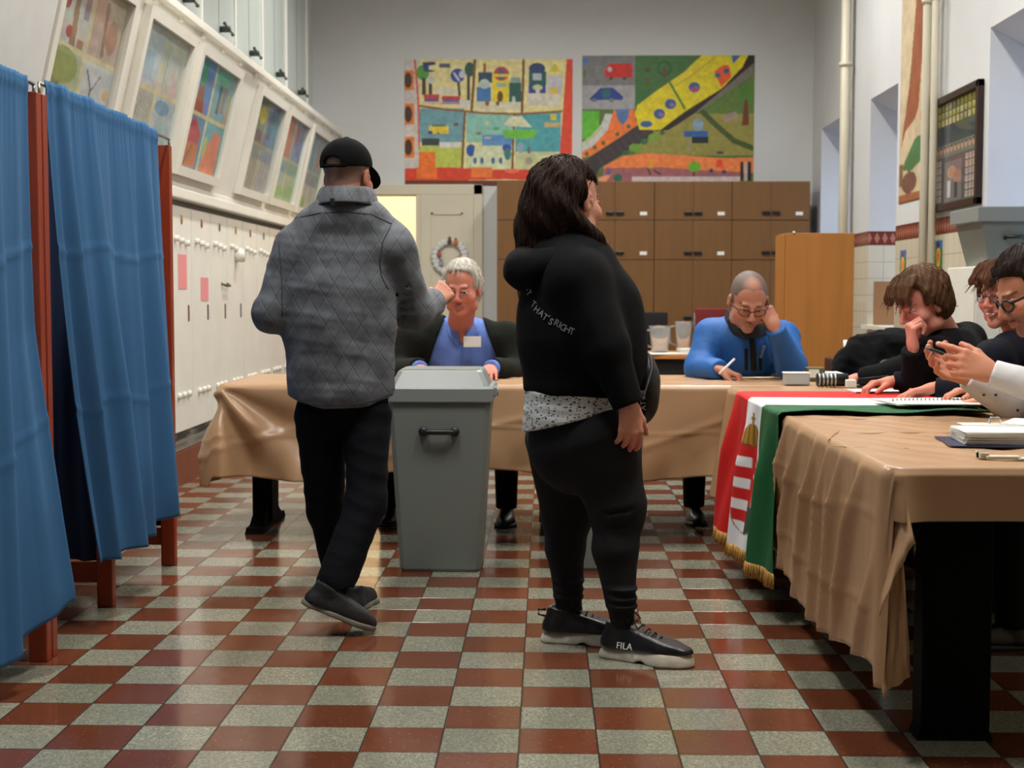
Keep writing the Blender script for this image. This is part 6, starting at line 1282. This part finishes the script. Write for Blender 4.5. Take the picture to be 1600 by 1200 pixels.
# --- brown-haired woman leaning on her fist
SKC = (204, 134, 116); hcC = at(1441, 476, 6.10); hFC = nrm((-.84, -.36, -.38))
sh = (at(1452, 548, 5.98), at(1500, 540, 6.32)); el = (V3(1.565, 6.02, .80), V3(1.62, 6.62, .80)); wr = (at(1427, 545, 5.93), at(1345, 590, 6.72))
M_bk = mat('black_knit', (9, 9, 12), .95, bump=.2, bscale=120, spec=.2)
sh = (at(1460, 560, 6.0), at(1510, 535, 6.35))
t, tp, hM, nb = person('person with short brown hair in black, chin resting on a fist at the table', (2.02, 6.28), (-1, 0), sh, el, wr, hcC, hFC, dict(s=1.08, fat=1.12, lips=(176, 90, 84), brow=(110, 76, 60), lid=.05), dict(h=.003, s=1.05), SKC, 'sweater', M_bk, torso=(.17, .18, .8), armr=(.075, .066, .046), wr_amp=.010,
  handspec=(((-.15, -.05, 1), (.85, .1, .0), (-.1, .9, 0), [(1.15, 1.35, .8), (1.15, 1.4, .8), (1.15, 1.4, .8), (1.15, 1.4, .8)], (.6, .4, .4)), ((-.97, .05, -.12), (0, -.15, -1), (0, -1, .0), [(.25, .4, .3), (.35, .5, .3), (.4, .5, .3), (.4, .5, .3)], (.8, .3, .3))))
M_hb = hairmat('ash_brown_hair', (92, 64, 42), .5)
shorthair(hcC, hM, 1.08, M_hb, t, puff=.016, seed=5, wave=.004, fringe=.022, back=-.07, fdrop=.0)
q = MB(); wv = tee(wr[1]); q.tube([wv+V3(.012, .034*math.cos(a), .032*math.sin(a)) for a in np.linspace(0, 2*math.pi, 17)], .006, 8, False); o = q.build('bracelet', M_blk, t, True)
q = MB(); q.tube([wv+V3(.03, .036*math.cos(a), .034*math.sin(a)) for a in np.linspace(0, 2*math.pi, 17)], .004, 8, False); o = q.build('watch_band', mat('pale_metal', (170, 160, 140), .3, metal=.8), t, True)
seat_for(2.12, 6.28, -math.pi/2, 'dark wooden chair under the short-haired woman in black')
# --- smiling woman with glasses
SKD = (206, 132, 108); hcD = at(1570, 462, 5.68); hFD = nrm((-.80, -.58, -.08))
sh = (at(1548, 575, 5.50), at(1630, 550, 5.85)); el = (V3(1.80, 5.52, .80), V3(1.86, 5.95, .80)); wr = (at(1462, 605, 5.62), at(1396, 595, 6.02))
M_nv = mat('navy_jersey', (14, 16, 28), .9, bump=.2, bscale=100, spec=.25)
sh = (at(1552, 560, 5.52), at(1635, 548, 5.88))
t, tp, hM, nb = person('person with glasses smiling, in dark blue with an open neckline', (2.22, 5.74), (-1, 0), sh, el, wr, hcD, hFD, dict(s=1.05, fat=1.08, lips=(176, 74, 70), brow=(110, 70, 50), smile=1, lid=.3, nr=.05), dict(h=.003, s=1.02), SKD, 'cardigan', M_nv, torso=(.15, .16, .8), armr=(.062, .055, .04),
  handspec=(((-.95, .1, -.2), (0, -.1, -1), (0, 1, 0), [(.25, .35, .2)]*4, (.8, .2, .2)), ((-.95, -.15, -.1), (0, -.1, -1), (0, -1, 0), [(.5, .7, .4)]*4, (.8, .3, .3))))
shorthair(hcD, hM, 1.05, hairmat('chestnut_hair', (92, 56, 34), .45), t, puff=.010, seed=8, wave=.004, fringe=.018, back=-.07)
glasses(np.array(hcD), hM, 1.05, t, mat('thin_dark_frame', (46, 40, 44), .35), rx=.024, rz=.016, r=.0018)
S = SDF(nb-.2, nb+.2, .005); S.ell(nb+hM[1]*.055+V3(0, 0, -.06), (.05, .05, .09)); V_, F2 = S.nets(1); o = link('neck_skin', mk_mesh('neck_skin', V_, F2), mat('neck_skin_tone', (200, 132, 110), .5), tp, True)
q = MB(); [q.ico(nb+hM[1]*.10+hM[0]*.03+V3(0, 0, -.03-.018*k), .006, 1) for k in range(6)]; q.build('bead_necklace', M_blk, t, True)
o = MB(); wv = tee(wr[0]); o.tube([wv+V3(-.098, .012*math.cos(a)+.01, .012*math.sin(a)-.018) for a in np.linspace(0, 2*math.pi, 13)], .002, 6, False); o = o.build('ring', mat('gold', (220, 180, 90), .2, metal=1), t, True)
seat_for(2.26, 5.74, -math.pi/2, 'dark wooden chair under the smiling woman with glasses')
# --- person mostly beyond the right edge: hands on the notebook
wr = (at(1548, 622, 5.25), at(1532, 607, 5.42)); t, tp, hM, nb = person('person beyond the right edge whose hands rest on the spiral notebook', (2.30, 5.28), (-1, 0), (V3(2.24, 5.08, 1.12), V3(2.24, 5.47, 1.12)), (V3(2.02, 5.12, .82), V3(2.04, 5.50, .82)), wr, V3(2.22, 5.28, 1.36), (-1, 0, -.2), dict(s=1.0), dict(h=.003), (206, 138, 108), 'sweater', M_bk, torso=(.15, .16, .7), knee=.40,
  handspec=(((-.95, .1, -.22), (0, -.1, -1), (0, 1, 0), [(.3, .4, .2)]*4, (.8, .2, .2)), ((-.95, -.05, -.1), (0, -.1, -1), (0, -1, 0), [(.35, .45, .3)]*4, (.8, .3, .3))))
shorthair(V3(2.22, 5.28, 1.36), hM, 1.0, M_hb, t, puff=.008, seed=9); seat_for(2.28, 5.28, -math.pi/2, 'dark wooden chair beyond the right edge of the picture')
# --- bearded man with phone at the right edge
SKE = (204, 140, 112); hcE = at(1611, 455, 4.86); hFE = nrm((-.86, -.10, -.42))
sh = (at(1668, 590, 4.62), at(1690, 560, 5.02)); el = (V3(1.80, 4.60, .80), at(1583, 632, 5.02)); wr = (at(1550, 583, 4.72), at(1512, 588, 4.98))
m, nt, b, L = nodes('white_dotted_shirt'); b.inputs['Roughness'].default_value = .75; tc = nt.nodes.new('ShaderNodeTexCoord'); bp = nt.nodes.new('ShaderNodeBump'); bp.inputs['Strength'].default_value = .3; bp.inputs['Distance'].default_value = .01; L.new(noise(nt, tc.outputs['Object'], 18, 3), bp.inputs['Height']); L.new(bp.outputs[0], b.inputs['Normal']); b.inputs['Base Color'].default_value = lin((206, 206, 206))
t, tp, hM, nb = person('person with dark-framed glasses in a white shirt looking down at a phone', (2.02, 4.82), (-1, 0), sh, el, wr, hcE, hFE, dict(s=1.13, fat=1.0, lips=(180, 100, 90), brow=(50, 36, 30), beard=(92, 66, 52), lid=.1, h=.0026, nr=.06, buzz=((44, 31, 24), lambda x, y, z: ((z > .085)+((y < .032)*(z > -.01)*(y > -.2)) > 0)*~((np.abs(x) > .074) & (np.abs(z+.004) < .036)), .85)), dict(h=.0024, s=1.14), SKE, 'shirt', MATS['white_dotted_shirt'], torso=(.17, .19, .75), armr=(.072, .062, .046), wr_amp=.009, gap=-.0,
  handspec=(((-.93, .10, .34), (-.10, .95, -.15), (.2, .1, 1), [(.35, .25, .1), (.7, .8, .4), (.8, .9, .5), (.9, 1., .5)], (.75, .25, .5)), ((-.9, -.1, .30), (.1, -.75, .62), (.0, .6, .8), [(.3, .5, .4), (.3, .55, .4), (.35, .6, .4), (.4, .6, .4)], (.75, .3, .4))))
shorthair(hcE, hM, 1.13, hairmat('near_black_brown_hair', (40, 28, 21), .45), t, puff=.007, seed=12, wave=.006, fr=70, front=.052)
glasses(np.array(hcE), hM, 1.13, t, mat('black_acetate', (10, 10, 10), .25), rx=.025, rz=.018, r=.0042)
q = MB(); bve = BVHTree.FromPolygons([v.co[:] for v in tp.data.vertices], [p_.vertices[:] for p_ in tp.data.polygons])
for px, py in ((1509, 595), (1537, 617), (1556, 617), (1590, 641)):
    p = onsurf(bve, px, py, .001)
    if p is not None: q.ico(p, .005, 2)
q.build('cuff_buttons', M_blk, tp, True)
# cuff flap hanging open
seat_for(2.12, 4.82, -math.pi/2, 'dark wooden chair under the man in the white shirt')
R_h = nrm((-.9, .05, .32)); pc = at(1482, 556, 4.86); Mp = Matrix((list(R_h)+[0], list(nrm(np.cross((0, 0, 1), R_h)))+[0], list(np.cross(R_h, nrm(np.cross((0, 0, 1), R_h))))+[0], [0, 0, 0, 1])).transposed(); Mp.translation = Vector([float(v) for v in pc])
t = empty('phone', pc, 'dark phone held in both hands by the man in the white shirt', 'phone'); q = MB(); q.box((-.075, -.036, -.005), (.075, .036, .004), .004, M=Mp); q.build('body', M_blk, t, True); q = MB(); q.box((-.07, -.032, .0042), (.07, .032, .0048), 0, M=Mp); q.build('screen', mat('pale_phone_screen', (190, 190, 180), .15), t)
# ================================================================== THINGS ON THE TABLES
zt_ = ZT+.004
def onz(px, py, z=ZT): p = atz(px, py, z); return p[0], p[1]
x, y = onz(1215, 583); papers('open_book', x+.05, y-.22, zt_, .5, .26, .012, -.05, 'open white register the man in the blue jacket is writing in', 'book', (226, 226, 226), 3, 1)
x, y = onz(1190, 592); papers('envelope', x, y+.02, zt_+.001, .22, .1, .003, .25, 'tan envelope lying in front of the open register', 'envelope', (214, 180, 140), 1)
x, y = onz(1243, 602); t = empty('plastic_box', (x, y, ZT), 'small clear white plastic box beside the rolls at the table corner', 'box'); box('body', (x-.055, y-.04, ZT+.004), (x+.06, y+.04, ZT+.055), mat('frosted_plastic', (206, 210, 210), .3, trans=.3), t, .005); box('lid', (x-.058, y-.043, ZT+.055), (x+.063, y+.043, ZT+.062), M_paperw, t, .003)
x, y = onz(1275, 597); t = empty('olive_box', (x, y+.06, ZT), 'small olive green box next to the striped roll', 'box'); box('body', (x-.04, y+.03, ZT+.004), (x+.05, y+.10, ZT+.07), mat('olive_plastic', (92, 92, 62), .5), t, .006); box('label_plate', (x-.03, y+.0285, ZT+.02), (x+.02, y+.03, ZT+.06), M_paperw, t)
x, y = onz(1300, 605); t = empty('striped_roll', (x, y, ZT), 'black and silver striped roll under the hand of the brown-haired woman', 'roll'); q = MB(); q.tube([(x-.07, y, ZT+.034), (x+.07, y, ZT+.034)], .03, 18); q.build('core', M_blk, t, True)
for k in range(5): q = MB(); q.tube([(x-.065+k*.018, y, ZT+.034), (x-.057+k*.018, y, ZT+.034)], .033, 18); q.build('band', mat('satin_silver', (180, 180, 176), .3, metal=.7), t, True)
x, y = onz(1363, 607); t = empty('stapler', (x, y, ZT), 'black stapler beside the striped roll', 'stapler'); box('base', (x-.07, y-.018, ZT+.003), (x+.07, y+.018, ZT+.014), M_blk, t, .004); q = MB(); q.hexa([(x-.07, y-.016, ZT+.02), (x+.07, y-.016, ZT+.03), (x+.07, y+.016, ZT+.03), (x-.07, y+.016, ZT+.02), (x-.065, y-.013, ZT+.045), (x+.07, y-.013, ZT+.06), (x+.07, y+.013, ZT+.06), (x-.065, y+.013, ZT+.045)]); q.build('arm', M_blk, t)
q = MB(); q.box((x-.12, y-.02, ZT+.005), (x-.075, y+.02, ZT+.04), .004); o = q.build('staple_box', M_paperw); tag(o, 'tiny white box touching the end of the black stapler', 'box')
x, y = onz(1400, 613, ZT+.008); papers('paper_stack', x, y, ZT+.012, .40, .16, .006, .05, 'white sheets lying beyond the red stripe of the flag', 'paper', (225, 225, 222), 3, 5)
x0, y0 = onz(1400, 640, ZT+.02); x1, y1 = onz(1590, 641, ZT+.02)
t = empty('spiral_notebook', (1.62, 5.36, ZT+.01), 'open white spiral notebook lying over the flag in front of the seated people', 'notebook')
q = MB(); q.box((1.26, 5.2, ZT+.024), (1.62, 5.5, ZT+.030), 0, .12); q.build('page_block', M_paperw, t); q = MB(); q.box((1.30, 5.16, ZT+.030), (1.66, 5.36, ZT+.033), 0, .05); q.build('page', M_paperw, t)
q = MB()
for k in range(22): c_ = V3(1.29+k*.0155, 5.30+k*.002, ZT+.034); q.tube([c_+V3(0, .008*math.cos(a), .008*math.sin(a)) for a in np.linspace(0, 2*math.pi, 9)], .0012, 5, False)
q.build('wire_spiral', mat('dark_wire', (60, 60, 60), .4, metal=.6), t, True)
x, y = onz(1570, 700)
t = empty('document_folder', (x, y+.02, ZT), 'dark blue folder with a thick pile of white cards, near table edge', 'folder'); q = MB(); q.box((x-.14, y-.03, ZT+.003), (x+.25, y+.24, ZT+.007), 0, -.1); q.build('cover', mat('navy_card', (28, 36, 70), .4), t); q = MB(); r_ = random.Random(3)
for k in range(16): q.box((x-.10, y+.0, ZT+.008+k*.0022), (x+.24, y+.2, ZT+.0098+k*.0022), 0, -.06+r_.uniform(-.05, .05))
q.build('card_pile', M_paperw, t)
x, y = onz(1550, 668); t = empty('clipboard', (x, y, ZT), 'small clipboard with white slips and a clear clip behind the blue folder', 'clipboard'); q = MB(); q.box((x-.09, y-.06, ZT+.003), (x+.2, y+.06, ZT+.007), 0, -.05); q.build('board', M_blk, t); q = MB(); q.box((x-.10, y-.05, ZT+.0075), (x+.16, y+.05, ZT+.011), 0, -.08); q.build('slips', M_paperw, t); q = MB(); q.tube([(x-.01, y, ZT+.012), (x-.005, y, ZT+.032), (x+.02, y, ZT+.032), (x+.03, y, ZT+.012)], .004, 6); q.build('clip', Mj, t)
x, y = onz(1575, 718); q = MB()
P_ = [(x-.06, y+.01, .010), (x-.075, y+.0, .02), (x-.06, y-.012, .012), (x+.02, y-.02, .008), (x+.14, y-.03, .008)]
for (a, b2) in zip(P_, P_[1:]): q.box((min(a[0], b2[0])-.004, min(a[1], b2[1])-.012, ZT+.003), (max(a[0], b2[0])+.004, max(a[1], b2[1])+.012, ZT+max(a[2], b2[2])), .002)
o = q.build('cotton_tape', mat('cream_webbing', (204, 200, 180), .8)); tag(o, 'cream cotton tape lying at the near table edge in front of the folder', 'tape')
q = MB(); xx, yy = onz(1590, 690); q.box((xx+.0, yy-.02, ZT+.046), (xx+.24, yy+.2, ZT+.048), 0, -.5); o = q.build('loose_sheet', M_paperw); tag(o, 'loose white sheet tilted over the card pile at the right edge', 'paper')
# coats and bags by the wall
t = empty('coat_pile', at(1375, 560, 7.9), 'pile of black coats and bags behind the brown-haired woman', 'coats'); S = SDF(V3(1.5, 7.4, .3), V3(2.5, 8.6, 1.2), .01)
for px, py, r in ((1335, 568, .11), (1350, 555, .12), (1375, 550, .12), (1400, 548, .13), (1425, 552, .13), (1445, 575, .15), (1380, 585, .16), (1345, 590, .14), (1406, 530, .06)): p = at(px, py, 7.95); S.cap(p, p+V3(0, 0, -.3), r, r, k=.05)
S.plane((0, 0, .46), (0, 0, -1)); wrinkles(S, .07, 22, 4, (1, .5, .5)); wrinkles(S, .02, 50, 5); vol('coat', S, M_bk, t); q = MB(); p = at(1385, 570, 7.75); q.ico(p, (.04, .03, .03), 2); q.build('green_patch', mat('green_print', (60, 84, 52), .7), t, True)
t = empty('bench', (1.98, 8.05, 0), 'low dark bench under the pile of coats', 'bench'); box('seat', (1.62, 7.72, .41), (2.42, 8.3, .46), M_dwood, t, .005)
for x, y in ((1.65, 7.75), (2.35, 7.75), (1.65, 8.23), (2.35, 8.23)): box('leg', (x, y, 0), (x+.04, y+.04, .41), M_dwood, t)
p = at(1327, 545, 8.3); q = MB(); q.lathe((p[0], p[1], p[2]-.05), [(.028, 0), (.036, .1), (.034, .1), (.027, .005)]); o = q.build('paper_cup', M_paperw, None, True); tag(o, 'white paper cup beside the wardrobe and the coats', 'cup')
box_ = box('stool', (p[0]-.12, p[1]-.12, 0), (p[0]+.12, p[1]+.12, p[2]-.052), M_dwood, None, .01); tag(box_, 'dark wooden block stand carrying the white paper cup', 'stand')
